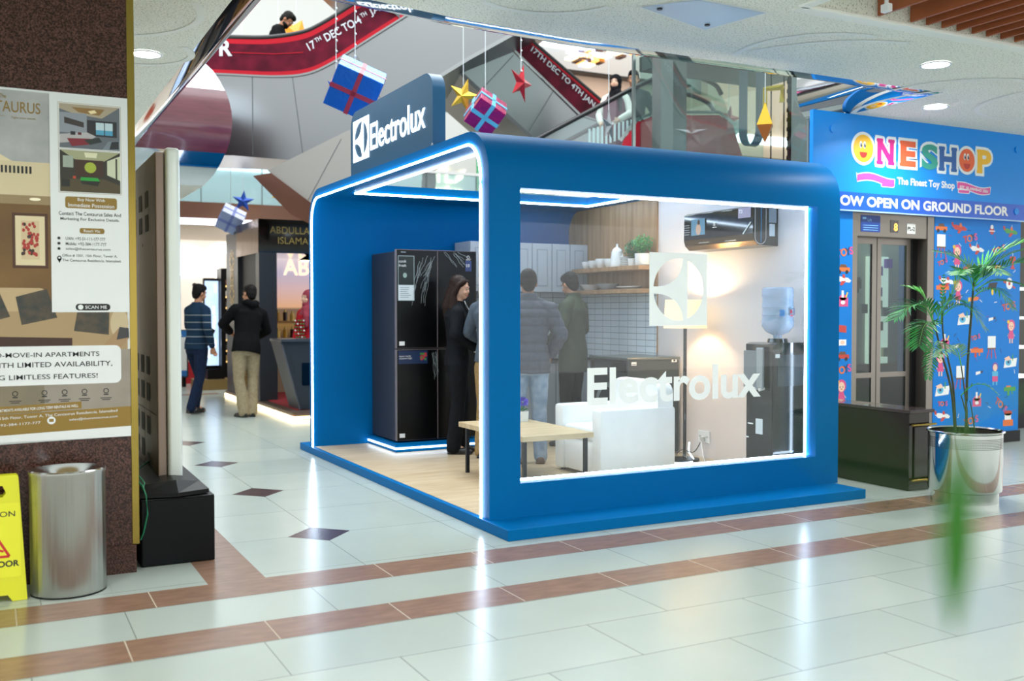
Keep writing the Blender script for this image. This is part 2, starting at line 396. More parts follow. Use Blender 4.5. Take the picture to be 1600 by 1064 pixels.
for i in range(14): m.rect(-.06 + .0185 * i, 2.10, -.05 + .0185 * i, 2.137, T, INK, .0066)
m.disc(.205, 1.972, .026, .008, T, pc('light', 'fff6d8'), .0068)
# framed picture
m.rect(.098, 1.62, .262, 1.90, T, pc('frame', '4a2a16'), .007); m.rect(.112, 1.635, .248, 1.886, T, pc('mount', 'd8c9a4'), .0072); m.rect(.138, 1.665, .222, 1.862, T, pc('art', 'cdb893'), .0074)
for i in range(54):
    a = random.random(); m.disc(.144 + .072 * random.random(), 1.685 + .165 * a, .007, .009, T, pc(random.choice(['red', 'dark', 'tan']), {'r': 'a8332b'}.get('r') if i % 3 == 0 else ('3b2a22' if i % 3 == 1 else 'b58a5d')), .0076 + i * 1e-5)
# sofa and cushions
m.rrect(-.36, 1.30, .25, 1.52, .03, T, pc('sofa', 'b8a07a'), .0078); m.rect(-.36, 1.20, .640, 1.40, T, pc('sofa_dark', 'a48c66'), .008)
m.disc(.60, 1.335, .045, .08, T, pc('cushion', 'bfae8d'), .0086)
CUSH = mat('print_dark_cushion', '2c3230', .45, h2='544838', vscale=20)
for x, y, r in ((-.02, 1.42, .3), (.20, 1.42, .25), (.47, 1.36, -.1)):
    q = [(-.085, -.07), (.085, -.075), (.075, .08), (-.075, .075)]; m.flat([(x + a * math.cos(r) - b * math.sin(r), y + a * math.sin(r) + b * math.cos(r)) for a, b in q], T, CUSH, .0084)
m.flat([(-.36, 1.2), (.37, 1.2), (.37, 1.262), (-.36, 1.285)], T, pc('table', '3a2115'), .0086)
m.flat([(.50, 1.2), (.60, 1.2), (.648, 1.26), (.64, 1.31), (.60, 1.315)], T, pc('magazine', 'a0825f'), .0088); m.flat([(.585, 1.25), (.648, 1.262), (.645, 1.312), (.60, 1.318)], T, pc('magazine_dark', '39393c'), .009)
# lower strip
m.rect(-.36, .80, .652, 1.20, T, mat('print_taupe', '9c9488', .45, h2='8b8378', vscale=4), .0091)
m.flat([(-.36, .885), (.20, .865), (.235, .90), (.235, 1.05), (-.36, 1.05)], T, mat('print_floor_photo', '6f6a5c', .45, h2='8a7c62', vscale=3), .0093)
m.rrect(-.33, 1.022, .606, 1.222, .03, T, PAPER, .0095)
m.rect(-.36, .735, .652, .815, T, PAPER, .0096); m.flat([(-.36, .76), (.652, .79), (.652, .895), (-.36, .865)], T, GOLD, .0098); m.flat([(-.36, .87), (.41, .894), (.41, .93), (-.36, .905)], T, GOLD, .0097)
m.build('interior_photograph', None, t, world=True)
m = M(); m.rect(.276, 1.396, .652, 2.525, T, PAPER, .0100); m.build('contact_panel', None, t, world=True)
m = M(); L_ = .0108
def pic(x0, y0, x1, y1, seq):
    m.rect(x0 - .006, y0 - .006, x1 + .006, y1 + .006, T, pc('hairline', '9c8f6c'), L_); m.rect(x0 - .004, y0 - .004, x1 + .004, y1 + .004, T, PAPER, L_ + .0001)
    for i, (pts, c) in enumerate(seq): m.flat([(x0 + (x1 - x0) * a, y0 + (y1 - y0) * b) for a, b in pts], T, pc('p' + c, c), L_ + .0002 + i * 2e-5)
Q = lambda a, b, c, d: [(a, b), (c, b), (c, d), (a, d)]
pic(.322, 2.245, .613, 2.472, [(Q(0, 0, 1, 1), '5f666f'), ([(0, 1), (1, 1), (.7, .72), (.25, .78), (0, .88)], 'a89c86'), ([(.2, .93), (.75, .93), (.66, .78), (.32, .82)], '8c6c3c'), (Q(0, .35, .45, .8), '8b929c'), ([(.08, .7), (.4, .6), (.4, .48), (.08, .56)], '37302e'), (Q(.45, .3, .95, .66), '23262b'), (Q(.6, .34, .88, .62), 'bcd3dc'), (Q(.6, .34, .88, .45), '4e9dc0'), (Q(.735, .34, .75, .62), '2c3338'), ([(0, .3), (.45, .38), (.6, .3), (.5, .2), (0, .1)], 'b0aeb0'), ([(.12, .22), (.5, .24), (.55, .12), (.2, .04)], '7c1f2c'), (Q(.18, .3, .26, .38), '1c1c20'), (Q(.3, .31, .36, .37), '5c1822'), ([(.4, .2), (.65, .28), (.7, .18), (.5, .1)], '26302f'), ([(.7, .0), (1, .0), (1, .24), (.8, .2)], '74808a'), ([(.86, .2), (.98, .22), (.98, .04), (.82, .02)], '20242a'), ([(.47, .86), (.58, .9), (.62, .84), (.52, .8)], 'f0dfae')])
m.build('living_room_picture', None, t, world=True); m = M()
pic(.322, 2.02, .613, 2.235, [(Q(0, 0, 1, 1), '2b2a20'), ([(0, 1), (1, 1), (.72, .76), (.25, .78)], '9fa07e'), ([(.4, .96), (.62, .96), (.6, .84), (.42, .84)], 'd9d8b8'), (Q(.05, .58, .22, .86), '9aa79a'), (Q(.24, .38, .72, .78), '3a2416'), ([(.78, .78), (1, .92), (1, .32), (.78, .44)], 'c9cfb4'), (Q(.92, .34, .95, .85), '3a3a2c'), ([(0, .3), (.72, .34), (1, .2), (1, 0), (0, 0)], '4b4128'), ([(.34, .36), (.62, .36), (.66, .28), (.33, .28)], '1f9a37'), ([(.33, .28), (.66, .28), (.62, .16), (.36, .2)], '1b2016'), (Q(.02, .12, .16, .3), '1a1c18'), (Q(.21, .32, .26, .38), 'b5432c')])
m.disc(.322 + .291 * .5, 2.02 + .215 * .6, .028, .028, T, pc('clock', '9fae3a'), L_ + .0006)
m.build('billiard_room_picture', None, t, world=True); m = M()
m.rrect(.345, 1.935, .595, 1.995, .012, T, GOLD, L_); m.build('printed_badge', None, t, world=True); m = M(); m.rrect(.412, 1.806, .532, 1.834, .01, T, GOLD, L_)
m.build('printed_badge', None, t, world=True); m = M(); m.rrect(.388, 1.405, .556, 1.44, .017, T, INK, L_); m.disc(.412, 1.4225, .013, .013, T, PAPER, L_ + .0002)
m.build('scan_badge', None, t, world=True)
for x, y in ((.306, 1.772), (.306, 1.745), (.306, 1.718)): m = M(); m.rrect(x, y, x + .014, y + .013, .004, T, INK, L_); m.build('contact_icon', None, t, world=True)
m = M(); m.disc(.314, 1.675, .011, .013, T, INK, L_); m.flat([(.305, 1.67), (.323, 1.67), (.314, 1.65)], T, INK, L_); m.disc(.314, 1.677, .005, .005, T, PAPER, L_ + .0002)
m.build('pin_icon', None, t, world=True)
for i, x in enumerate((.0, .10, .235, .33, .425, .53)):
    m = M(); y = .985 - .003; m.ring(x, y, .010, .014, T, INK, .0098, 12); m.rect(x - .012, y - .022, x + .012, y - .016, T, INK, .0098)
    m.rect(x - .028, y - .040, x + .028, y - .036, T, INK, .0098); m.rect(x - .020, y - .049, x + .020, y - .045, T, INK, .0098); m.build('feature_icon', None, t, world=True)
m = M(); m.disc(.266, .838, .02, .02, T, PAPER, .0105); m.rect(.255, .831, .277, .846, T, GOLD, .0107)
m.build('mail_icon', None, t, world=True)
WT = PAPER; k = .0112
def PL(*a, **kw):
    mm = M(); mm.text(*a, **kw); mm.build('printed_line', None, t, world=True)
PL('Buy Now With', .47, 1.969, .02, T, WT, al='C', bold=.006, lift=k); PL('Immediate Possession', .47, 1.942, .02, T, WT, w=.222, al='C', bold=.006, lift=k)
PL('Contact The Centaurus Sales And', .464, 1.898, .019, T, INK, w=.30, al='C', bold=.006, lift=k); PL('Marketing For Exclusive Details.', .464, 1.868, .019, T, INK, w=.285, al='C', bold=.006, lift=k)
PL('Reach Via:', .472, 1.813, .014, T, WT, w=.08, al='C', bold=.004, lift=k)
for s_, y, w_ in (('UAN: +92-51-111-177-777', 1.770, .19), ('Mobile: +92-384-1177-777', 1.743, .195), ('sales@thecentaurus.com', 1.716, .215)): PL(s_, .345, y, .016, T, INK, w=w_, bold=.002, lift=k)
PL('Office # 1501, 15th Floor, Tower A,', .328, 1.682, .015, T, INK, w=.265, bold=.002, lift=k); PL('The Centaurus Residencia, Islamabad.', .328, 1.657, .015, T, INK, w=.285, bold=.002, lift=k)
PL('SCAN ME', .434, 1.414, .017, T, WT, w=.105, bold=.01, lift=k)
PL('TAURUS', .03, 2.405, .055, T, GOLD, w=.205, bold=.004, lift=.0070); PL('The', .05, 2.472, .022, T, GOLD, w=.03, lift=.0070); PL('Tight your stand...', .10, 2.372, .012, T, GOLD, w=.12, lift=.0070)
m = M(); m.stroke([(-.02, 2.395), (.0, 2.40), (.012, 2.43)], .008, T, GOLD, .0072); m.flat([(-.1, 2.378), (.085, 2.383), (-.1, 2.39)], T, GOLD, .0072); m.build('printed_flourish', None, t, world=True)
PL('READY-TO-MOVE-IN APARTMENTS', .500, 1.166, .024, T, INK, w=.66, al='R', bold=.006, lift=.0105)
PL('FOR SALE WITH LIMITED AVAILABILITY,', .562, 1.110, .030, T, INK, w=.78, al='R', bold=.006, lift=.0105)
PL('OFFERING LIMITLESS FEATURES!', .490, 1.052, .025, T, INK, w=.64, al='R', bold=.006, lift=.0105)
PL('APARTMENTS AVAILABLE FOR LONG TERM RENTALS AS WELL', .395, .902, .014, T, WT, w=.39, al='R', bold=.01, lift=.0105, rot=.03)
PL('Office # 1501, 15th Floor, Tower A, The Centaurus Residencia, Islamabad', .585, .8665, .016, T, WT, w=.70, al='R', bold=.002, lift=.0105, rot=.03)
PL('+92-51-111-177-777 | +92-384-1177-777', .215, .820, .016, T, WT, w=.44, al='R', bold=.002, lift=.0105, rot=.03); PL('sales@thecentaurus.com', .585, .836, .015, T, WT, w=.235, al='R', bold=.002, lift=.0105, rot=.03)

# ---------------- steel litter bin, wet floor sign, screen totem on its plinth
t = thing('litter_bin', 'oval brushed stainless steel litter bin against the granite column', 'bin', (.325, 5.43, 0))
m = M(); m.lathe([(.172, .0), (.175, .006), (.175, .592), (.178, .60), (.178, .612), (.172, .614)], seg=48, sy=.95); m.build('bin_body', mat('bin_steel', 'b9b9b6', .33, 1.0, bump=.9, bscale=22, stretch=(1, 1, .01)), t, 35)
m = M(); m.lathe([(.176, .613), (.168, .618), (.085, .575), (.08, .560)], seg=48, sy=.95); m.build('funnel_rim', CHROME, t, 35)
m = M(); m.lathe([(.081, .562), (.078, .30), (.0, .30)], seg=32, sy=.95); m.build('inner_liner', BLACK, t)
m = M(); m.lathe([(.176, 0), (.176, .008), (.17, .008)], seg=40, sy=.95, caps=True); m.build('base_ring', BLACK, t)

YEL = mat('yellow_plastic', 'd8d81c', .4); REDP = mat('red_print', 'c2261c', .45)
t = thing('wet_floor_sign', 'yellow caution wet floor sign standing beside the litter bin', 'wet floor sign', (-.02, 5.46, 0))
for sgn in (-1, 1):
    m = M(); Tt = Matrix.Rotation(R(9) * sgn * -1, 4, 'X') if sgn < 0 else Matrix.Rotation(R(-9), 4, 'X')
    a = R(8.0); base = Vector((0, -.1 * 1 if sgn < 0 else .1, 0)); up = Vector((0, math.sin(a) if sgn < 0 else -math.sin(a), math.cos(a)))
    T2 = frame(base, (1, 0, 0), up)
    out = [(-.155, 0), (-.09, 0), (-.07, .03), (.07, .03), (.09, 0), (.155, 0), (.125, .595), (.115, .605), (-.115, .605), (-.125, .595)]
    hole = [(-.055, .50), (.055, .50), (.07, .52), (.055, .555), (-.055, .555), (-.07, .52)]
    vf = outline_geo([out, hole]); m.geo(vf, T2, YEL, .012 * (1 if sgn < 0 else -1)); m.geo(vf, T2, YEL, 0, -.0002)
    if sgn < 0: m.rrect(-.12, .115, .13, .47, .012, T2, mat('yellow_raised', 'e2e224', .4), .0135)
    front = m.build('front_board' if sgn < 0 else 'rear_board', None, t)
    if sgn < 0:
        m = M(); m.text('CAUTION', .108, .405, .026, T2, INK, w=.20, al='R', bold=.006, lift=.0145); m.text('WET FLOOR', .122, .165, .03, T2, INK, w=.235, al='R', bold=.03, lift=.0145)
        m.stroke([(-.08, .215), (.0, .355), (.08, .215), (-.08, .215)], .012, T2, REDP, .0145); m.stroke([(-.02, .23), (.0, .29), (.03, .25), (.055, .24)], .01, T2, REDP, .0146); m.disc(.0, .31, .012, .012, T2, REDP, .0146)
        m.build('printed_warning', None, front)

t = thing('screen_totem', 'tall double sided advertising screen seen edge on, standing on a black box', 'screen', (.86, 6.2, .375))
m = M(); m.box(.835, .885, 5.985, 7.12, .44, 2.31, mat('screen_back', '85756a', .42, .7, bump=.05, bscale=200), .006); m.build('screen_housing', None, t, world=True)
m = M(); Tn = FNX((.834, 0, 0)); VM = mat('vent_slots', '2b2624', .6)
for z, ys, hh in ((2.02, (6.9, 6.62, 6.34), .10), (1.88, (6.9, 6.62, 6.34), .10), (1.02, (6.85, 6.6, 6.35), .11), (.86, (6.85, 6.6, 6.35), .11), (.66, (6.85, 6.6, 6.35), .11), (.50, (6.85, 6.6), .11)):
    for y in ys: m = M(); m.rect(-y - .07, z, -y + .07, z + hh, Tn, VM, .001); m.build('vent_grille', None, t, world=True)
m = M(); m.rect(-7.1, .80, -6.0, .805, Tn, VM, .001); m.rect(-6.55, 1.80, -6.50, 1.815, Tn, BLACK, .001); m.rect(-6.42, .455, -6.3, .545, Tn, BLACK, .0015)
m.build('service_panel', None, t, world=True)
m = M(); m.box(.888, .968, 5.955, 6.03, .40, 2.335, mat('aluminium_edge', 'dfe6e2', .4, .3), .022, seg=4); m.build('aluminium_post', None, t, 40, world=True)
m = M(); m.box(.885, .95, 6.03, 7.10, .46, 2.30, BLACKGLOSS); m.build('display_glass', None, t, world=True)
m = M(); m.loft([[(.69, 5.74, z), (.9, 5.70, z + .0), (1.075, 5.76, z), (1.075, 7.25, z), (.69, 7.25, z)] for z in (.378, .40)] + [[(.72, 5.80, .44), (.9, 5.78, .46), (1.03, 5.82, .44), (1.03, 7.2, .46), (.72, 7.2, .46)]], BLACK); m.build('foot_plate', None, t, 20, world=True)
t = thing('totem_plinth', 'black wooden box carrying the advertising screen beside the column', 'plinth', (.9, 6.4, 0))
m = M(); m.box(.705, 1.098, 5.722, 7.2, .0, .372, mat('black_painted_board', '090b0d', .35, spec=.15, bump=.04, bscale=30), .006); m.build('box_carcass', None, t, world=True)
m = M(); m.box(.712, 1.09, 5.716, 5.722, .008, .362, mat('black_board_front', '0a0e10', .3, spec=.15)); m.build('front_board', None, t, world=True)
t = M(); GREEN = mat('green_cable', '0d6b4a', .4)
t.tube([(.70, 5.70, .16), (.715, 5.69, .20), (.735, 5.68, .30), (.73, 5.69, .40), (.715, 5.72, .455), (.70, 5.9, .47), (.75, 6.2, .468), (.80, 6.33, .475), (.832, 6.36, .49)], .0045, GREEN, 6)
t.tube([(.70, 5.74, .47), (.72, 5.72, .43), (.73, 5.76, .46), (.71, 5.78, .49), (.70, 5.9, .50)], .0045, GREEN, 6)
tag(t.build('power_cable', loc=(.72, 5.72, .16)), 'thin green power cable looping down the black plinth', 'cable')
# ================================================================ THE BOOTH
BLUE = mat('booth_blue', '0062a0', .42, bump=.02, bscale=120, spec=.05)
VINYL = mat('oak_vinyl', 'cbb99c', .35, h2='b09a78', vscale=7, stretch=(.35, 2.5, 1), detail=7)
BX0, BX1, BY0, BY1, PZ = 2.786, 5.795, 5.646, 9.66, .069
booth = thing('display_booth', 'blue arched exhibition booth with a large glass front and white light strips', 'booth', (4.27, 7.64, 0))
m = M(); m.box(2.761, 5.77, 5.341, 9.946, 0, PZ, BLUE, .003); m.build('booth_plinth', None, booth, world=True)
m = M(); m.box(2.80, 5.72, 5.72, 9.56, PZ - .002, PZ + .002, VINYL); m.build('vinyl_flooring', None, booth, world=True)
# shell: a rounded arch extruded along X, cut by the window and by the roof light
TW, TR, RR = .11, .085, .32
prof = [((BY0, z), (BY0 + TW, z)) for z in (PZ, .288, 2.19)]
for i in range(9):
    a = R(180 - 90 * i / 8); c = (BY0 + RR, 2.575 - RR)
    prof.append(((c[0] + RR * math.cos(a), c[1] + RR * math.sin(a)), (c[0] + (RR - TW) * math.cos(a), c[1] + (RR - TR) * math.sin(a))))
i_roof0 = len(prof)
prof += [((6.25, 2.575), (6.25, 2.49)), ((8.83, 2.575), (8.83, 2.49))]
for i in range(9):
    a = R(90 - 90 * i / 8); c = (BY1 - RR, 2.575 - RR)
    prof.append(((c[0] + RR * math.cos(a), c[1] + RR * math.sin(a)), (c[0] + (RR - TW) * math.cos(a), c[1] + (RR - TR) * math.sin(a))))
prof.append(((BY1, PZ), (BY1 - TW, PZ)))
XS = [BX0, 2.99, 3.0086, 5.5, 5.564, BX1]
def solid(i, j):
    if i < 0 or j < 0 or i >= len(prof) - 1 or j >= len(XS) - 1: return False
    if i == 1 and 2 <= j < 4: return False
    if i == i_roof0 and 1 <= j < 3: return False
    return True
m = M(); vc = {}
def pv(s, i, j):
    if (s, i, j) not in vc: vc[(s, i, j)] = m.bm.verts.new((XS[j], *prof[i][s]))
    return vc[(s, i, j)]
k_ = m.k(BLUE)
for i in range(len(prof) - 1):
    for j in range(len(XS) - 1):
        if not solid(i, j): continue
        m.bm.faces.new([pv(0, *q) for q in ((i, j), (i + 1, j), (i + 1, j + 1), (i, j + 1))]); m.bm.faces.new([pv(1, *q) for q in ((i, j), (i, j + 1), (i + 1, j + 1), (i + 1, j))])
        for di, dj, a, b in ((-1, 0, (i, j), (i, j + 1)), (1, 0, (i + 1, j), (i + 1, j + 1)), (0, -1, (i, j), (i + 1, j)), (0, 1, (i, j + 1), (i + 1, j + 1))):
            if not solid(i + di, j + dj): m.bm.faces.new([pv(0, *a), pv(0, *b), pv(1, *b), pv(1, *a)])
m.build('arched_shell', None, booth, 40, world=True)
# end wall with its cladding
inner = [q for p_, q in prof]
m = M(); m.loft([[Vector((x, y, z)) for y, z in inner] for x in (5.722, 5.79)], mat('warm_white_wall', 'd9d3d2', .55)); m.build('white_wall_panel', None, booth, world=True)
OAK = mat('oak_panel', 'b08d68', .5, h2='8e6c4a', vscale=5, stretch=(1, 3.5, .22), detail=7)
wp = [(7.9, 1.0), (7.9, 2.488)] + [q for q in inner if q[0] > 8.8 and q[1] > 1.2] + [(9.548, 1.0)]
m = M(); m.loft([[Vector((x, y, z)) for y, z in wp] for x in (5.703, 5.7215)], OAK)
for y in (8.32, 8.74, 9.16): m.box(5.7022, 5.704, y, y + .004, 1.56, 2.48, mat('panel_joint', '6e5236', .6))
m.build('oak_wall_panel', None, booth, world=True)
def tile_mat():
    m_ = bpy.data.materials.new('white_metro_tile'); m_.use_nodes = True; N = m_.node_tree.nodes; L = m_.node_tree.links; b = N['Principled BSDF']
    tc = N.new('ShaderNodeTexCoord'); sp = N.new('ShaderNodeSeparateXYZ'); ad = N.new('ShaderNodeMath'); cb = N.new('ShaderNodeCombineXYZ')
    L.new(tc.outputs['Object'], sp.inputs[0]); L.new(sp.outputs[0], ad.inputs[0]); L.new(sp.outputs[1], ad.inputs[1]); L.new(ad.outputs[0], cb.inputs[0]); L.new(sp.outputs[2], cb.inputs[1])
    br = N.new('ShaderNodeTexBrick'); br.offset = 0; br.inputs['Scale'].default_value = 1; br.inputs['Brick Width'].default_value = .155; br.inputs['Row Height'].default_value = .062; br.inputs['Mortar Size'].default_value = .003
    for n_, c in (('Color1', 'dbe6ee'), ('Color2', 'd3dfe8'), ('Mortar', '6f7f8d')): br.inputs[n_].default_value = S(c)
    L.new(cb.outputs[0], br.inputs['Vector']); L.new(br.outputs[0], b.inputs['Base Color']); b.inputs['Roughness'].default_value = .15
    return m_
METRO = tile_mat()
m = M(); m.box(5.697, 5.703, 7.9, 9.53, .9, 1.60, METRO); m.box(4.31, 5.70, 9.528, 9.548, .9, 1.62, METRO); m.build('tiled_splashback', None, booth, world=True)
# light strips
m = M(); m.tube([(BX0 - .007, y, z) for y, z in [inner[0]] + [inner[2]] + inner[3:i_roof0] + inner[i_roof0:]], .0085, LED, 8); m.build('arch_light_strip', None, booth, 60, world=True)
m = M(); z = 2.486
for a, b in (((2.99, 6.25), (2.99, 8.83)), ((2.99, 8.83), (5.5, 8.83)), ((5.5, 8.83), (5.5, 6.25)), ((5.5, 6.25), (2.99, 6.25))):
    m.box(min(a[0], b[0]) - .009, max(a[0], b[0]) + .009, min(a[1], b[1]) - .009, max(a[1], b[1]) + .009, z - .008, z + .008, LED)
m.build('roof_light_strip', None, booth, world=True)
m = M(); y = 5.745
for x0, x1, z0, z1 in ((3.012, 5.56, .288, .302), (3.012, 5.56, 2.176, 2.19), (5.546, 5.56, .29, 2.19)):
    m.box(x0, x1, y, y + .012, z0, z1, LED)
m.build('window_light_strip', None, booth, world=True)
m = M(); m.box(3.0086, 5.564, 5.698, 5.706, .288, 2.19, glass('window_glass', 'f8fbfc', .6, haze=.006)); m.build('window_pane', None, booth, world=True)
VIN = mat('white_vinyl_decal', 'eef6f8', .5)
def petals(n=14, Rr=.43):
    def circ(a0, a1): return [(Rr * math.cos(R(a0 + (a1 - a0) * i / n)), Rr * math.sin(R(a0 + (a1 - a0) * i / n))) for i in range(n + 1)]
    def bez(a, c, b): return [((1 - t) ** 2 * a[0] + 2 * t * (1 - t) * c[0] + t * t * b[0], (1 - t) ** 2 * a[1] + 2 * t * (1 - t) * c[1] + t * t * b[1]) for t in [i / n for i in range(1, n)]]
    up = circ(80, 175); lo = circ(188, 280); right = circ(-69, 69)
    return [right, up + bez(up[-1], (.02, .02), up[0]), lo + bez(lo[-1], (.02, -.06), lo[0])]
SQ = [(-.5, -.5), (.5, -.5), (.5, .5), (-.5, .5)]
LOGO = outline_geo([SQ] + petals())
def put_logo(mm, T, x0, y0, x1, y1, ma, depth=0.0):
    mm.geo(LOGO, T @ Matrix.Translation(((x0 + x1) / 2, (y0 + y1) / 2, 0)) @ Matrix.Diagonal((x1 - x0, y1 - y0, 1, 1)), ma, depth)
T = FX((0, 5.6965, 0))
m = M(); put_logo(m, T, 4.05, 1.297, 4.555, 1.809, VIN); m.build('emblem_decal', None, booth, world=True)
m = M(); m.text('Electrolux', 3.545, .762, .255, T, VIN, w=1.515, bold=.026, lift=.0); m.build('lettering_decal', None, booth, world=True)
# rooftop sign
t = thing('rooftop_sign', 'blue rounded sign board with glowing white lettering on the booth roof edge', 'sign', (2.89, 7.6, 2.575))
sg = rr_pts(-8.52, 2.3, -6.672, 3.14, .14, 8); sg = [(x, max(2.577, z)) for x, z in sg]
m = M(); m.prism(sg, FNX((2.84, 0, 0)), -.10, mat('sign_blue', '1b5a80', .4)); m.build('sign_board', None, t, 40, world=True)
SG = glow('lit_sign_letter', 'f2fbff', 1.5)
m = M(); T = FNX((2.838, 0, 0)); put_logo(m, T, -8.44, 2.70, -8.035, 3.055, SG, .003); m.build('lit_emblem', None, t, world=True)
m = M(); m.text('Electrolux', -7.995, 2.745, .222, T, SG, w=1.19, bold=.006, depth=.003); m.build('lit_lettering', None, t, world=True)
m = M(); m.tube([(2.838, 6.68 + .012 * math.cos(a), 2.595 + .018 * math.sin(a)) for a in [2 * PI * i / 12 for i in range(12)]], .003, WHITE, 6, True); m.build('cable_loop', None, t, world=True)
# ================================================================ INSIDE THE BOOTH
def box_part(name, b, ma, parent, bev=.004, smooth=None):
    m = M(); m.box(*b, ma, bev); return m.build(name, None, parent, smooth, world=True)
# fridge and its lit base
t = thing('lit_appliance_base', 'low blue plinth with a white light strip under the black fridge', 'plinth', (3.8, 9.15, PZ))
box_part('base_box', (3.35, 4.285, 8.775, 9.545, PZ, .152), BLUE, t)
LED2 = glow('plinth_led_strip', 'd9ecff', 5.0); m = M(); m.box(3.343, 4.285, 8.768, 8.775, .10, .116, LED2); m.box(3.343, 3.350, 8.775, 9.545, .10, .116, LED2); m.build('light_strip', None, t, world=True)
t = thing('fridge', 'tall black four door fridge partly wrapped in clear film', 'fridge', (3.8, 9.15, .152))
SIDE = mat('fridge_side_grey', '3a383c', .38, .5)
box_part('cabinet', (3.385, 4.215, 8.885, 9.52, .165, 1.968), SIDE, t, .006)
box_part('foot_plinth', (3.41, 4.19, 8.90, 9.5, .152, .168), BLACK, t)
FG = mat('fridge_black_glass', '030405', .28, spec=.3)
for x0, x1, z0, z1, q in ((3.383, 3.797, 1.048, 1.985, 0), (3.803, 4.217, 1.048, 1.985, 1), (3.383, 3.797, .17, 1.036, 2), (3.803, 4.217, .17, 1.036, 3)):
    d = box_part('door', (x0, x1, 8.835, 8.88, z0, z1), mat('fridge_door_edge', '7d7476', .35, .5), t, .003)
    m = M(); m.rect(x0 + .006, z0 + .004, x1 - .002, z1 - .004, FX((0, 8.834, 0)), FG); m.build('glass_front', None, d, world=False)
    for c in d.children: c.location = -Vector(t.location); c.matrix_parent_inverse = Matrix.Identity(4)
    T = FX((0, 8.832, 0)); m = M()
    if q == 0:
        m.rect(3.40, 1.50, 3.565, 1.925, T, mat('sticker_frame', '9fb2b5', .5)); m.rect(3.405, 1.65, 3.56, 1.92, T, mat('sticker_dark', '16211f', .4), .0004); m.rect(3.405, 1.505, 3.56, 1.647, T, mat('sticker_white', 'cfd8dc', .5), .0004)
        m.text('cook', 3.41, 1.86, .026, T, WHITE, lift=.0008); m.text('fresh', 3.41, 1.82, .026, T, WHITE, lift=.0008); m.disc(3.47, 1.74, .02, .024, T, mat('sticker_leaf', '8fa59d', .5), .0008)
        for i in range(6): m.rect(3.42, 1.62 - .018 * i, 3.42 + .11 * (.6 + .4 * random.random()), 1.626 - .018 * i, T, mat('sticker_grey', '8f9aa3', .5), .0008)
        m.build('energy_sticker', None, d).location = -Vector(t.location); m = M(); m.rect(3.43, 1.955, 3.48, 1.963, T, mat('sticker_grey', '8f9aa3', .5)); m.build('brand_plate', None, d).location = -Vector(t.location); m = M(); m.rect(3.41, 1.075, 3.465, 1.115, T, WHITE)
    if q == 1: m.rect(4.10, 1.79, 4.165, 1.89, T, mat('sticker_blue', '2c3f74', .4)); m.text('10', 4.112, 1.83, .03, T, WHITE, bold=.01); m.ring(4.13, 1.925, .012, .016, T, WHITE); m.rect(4.105, 1.898, 4.155, 1.903, T, WHITE)
    if q == 2:
        m.rect(3.40, .90, 3.70, 1.025, T, mat('sticker_navy', '12284f', .35)); m.text('FRESH TASTE', 3.41, .965, .014, T, WHITE, lift=.0008); m.text('GUARANTEED', 3.41, .945, .014, T, WHITE, lift=.0008)
        for i in range(14): m.disc(3.63 + .05 * random.random(), .94 + .06 * random.random(), .014, .012, T, mat('fruit_red', 'a8323c', .4) if i % 3 else mat('fruit_green', '3f7d3a', .4), .0008 + i * 1e-5)
        m.build('food_sticker', None, d).location = -Vector(t.location); m = M(); m.rect(3.41, .20, 3.465, .24, T, WHITE)
    if q != 3: m.build('sticker', None, d, world=False).location = -Vector(t.location)
    if q in (0, 1, 2):
        FILM = mat('clear_film_crease', '9aa6aa', .2); m = M(); T = FX((0, 8.829, 0))
        for i in range(16 if q == 0 else 7):
            if q == 0: x = 3.60 + .17 * random.random(); z = 1.93 - .12 * random.random(); e = (x - .05 - .06 * random.random(), z - .12 - .28 * random.random())
            elif q == 1: x = 3.86 + .2 * random.random(); z = 1.975 - .02 * random.random(); e = (x + .10 + .05 * random.random(), z - .04 - .12 * random.random())
            else: x = 3.74 + .05 * random.random(); z = 1.02 - .05 * random.random(); e = (x + .02, z - .1 - .2 * random.random())
            n = 6; m.stroke([(x + (e[0] - x) * j / n + .006 * math.sin(j * 2 + i), z + (e[1] - z) * j / n) for j in range(n + 1)], .0018 + .0015 * random.random(), T, FILM)
        m.build('protective_film', None, d).location = -Vector(t.location)
# wall cabinets and base unit against the rear wall
GREYC = mat('pale_grey_cabinet', 'aab4be', .45)
for n_, (x0, x1) in enumerate(((4.30, 4.78), (4.78, 5.255), (5.255, 5.70))):
    lab = ('pale grey wall cabinet nearest the black fridge', 'pale grey wall cabinet in the middle of the rear wall row', 'pale grey wall cabinet in the corner beside the oak panelled wall')[n_]
    t = thing('wall_cabinet', lab, 'cabinet', ((x0 + x1) / 2, 9.35, 1.6), group='pale grey wall cabinets')
    box_part('carcass', (x0 + .001, x1 - .001, 9.17, 9.53, 1.6, 2.112), GREYC, t)
    w = (x1 - x0) / 2
    for k in range(2):
        a = x0 + k * w + .004; b = a + w - .008
        m = M(); T = FX((0, 9.168, 0)); m.box(a, b, 9.15, 9.168, 1.604, 2.108, GREYC, .002)
        m.box(a + .05, b - .05, 9.146, 9.152, 1.66, 2.05, mat('cabinet_recess', '8f99a3', .5)); m.box(a + .06, b - .06, 9.143, 9.15, 1.67, 2.04, GREYC, .003)
        m.build('door', None, t, world=True)
t = thing('base_cabinet', 'pale grey base cabinet with a dark worktop behind the visitors', 'cabinet', (5.0, 9.3, PZ))
box_part('carcass', (4.30, 5.69, 9.02, 9.53, PZ + .01, .88), GREYC, t)
for k in range(3): box_part('door', (4.305 + .46 * k, 4.755 + .46 * k, 9.0, 9.02, .15, .86), GREYC, t)
box_part('worktop', (4.29, 5.70, 8.98, 9.53, .88, .91), BLACKGLOSS, t)
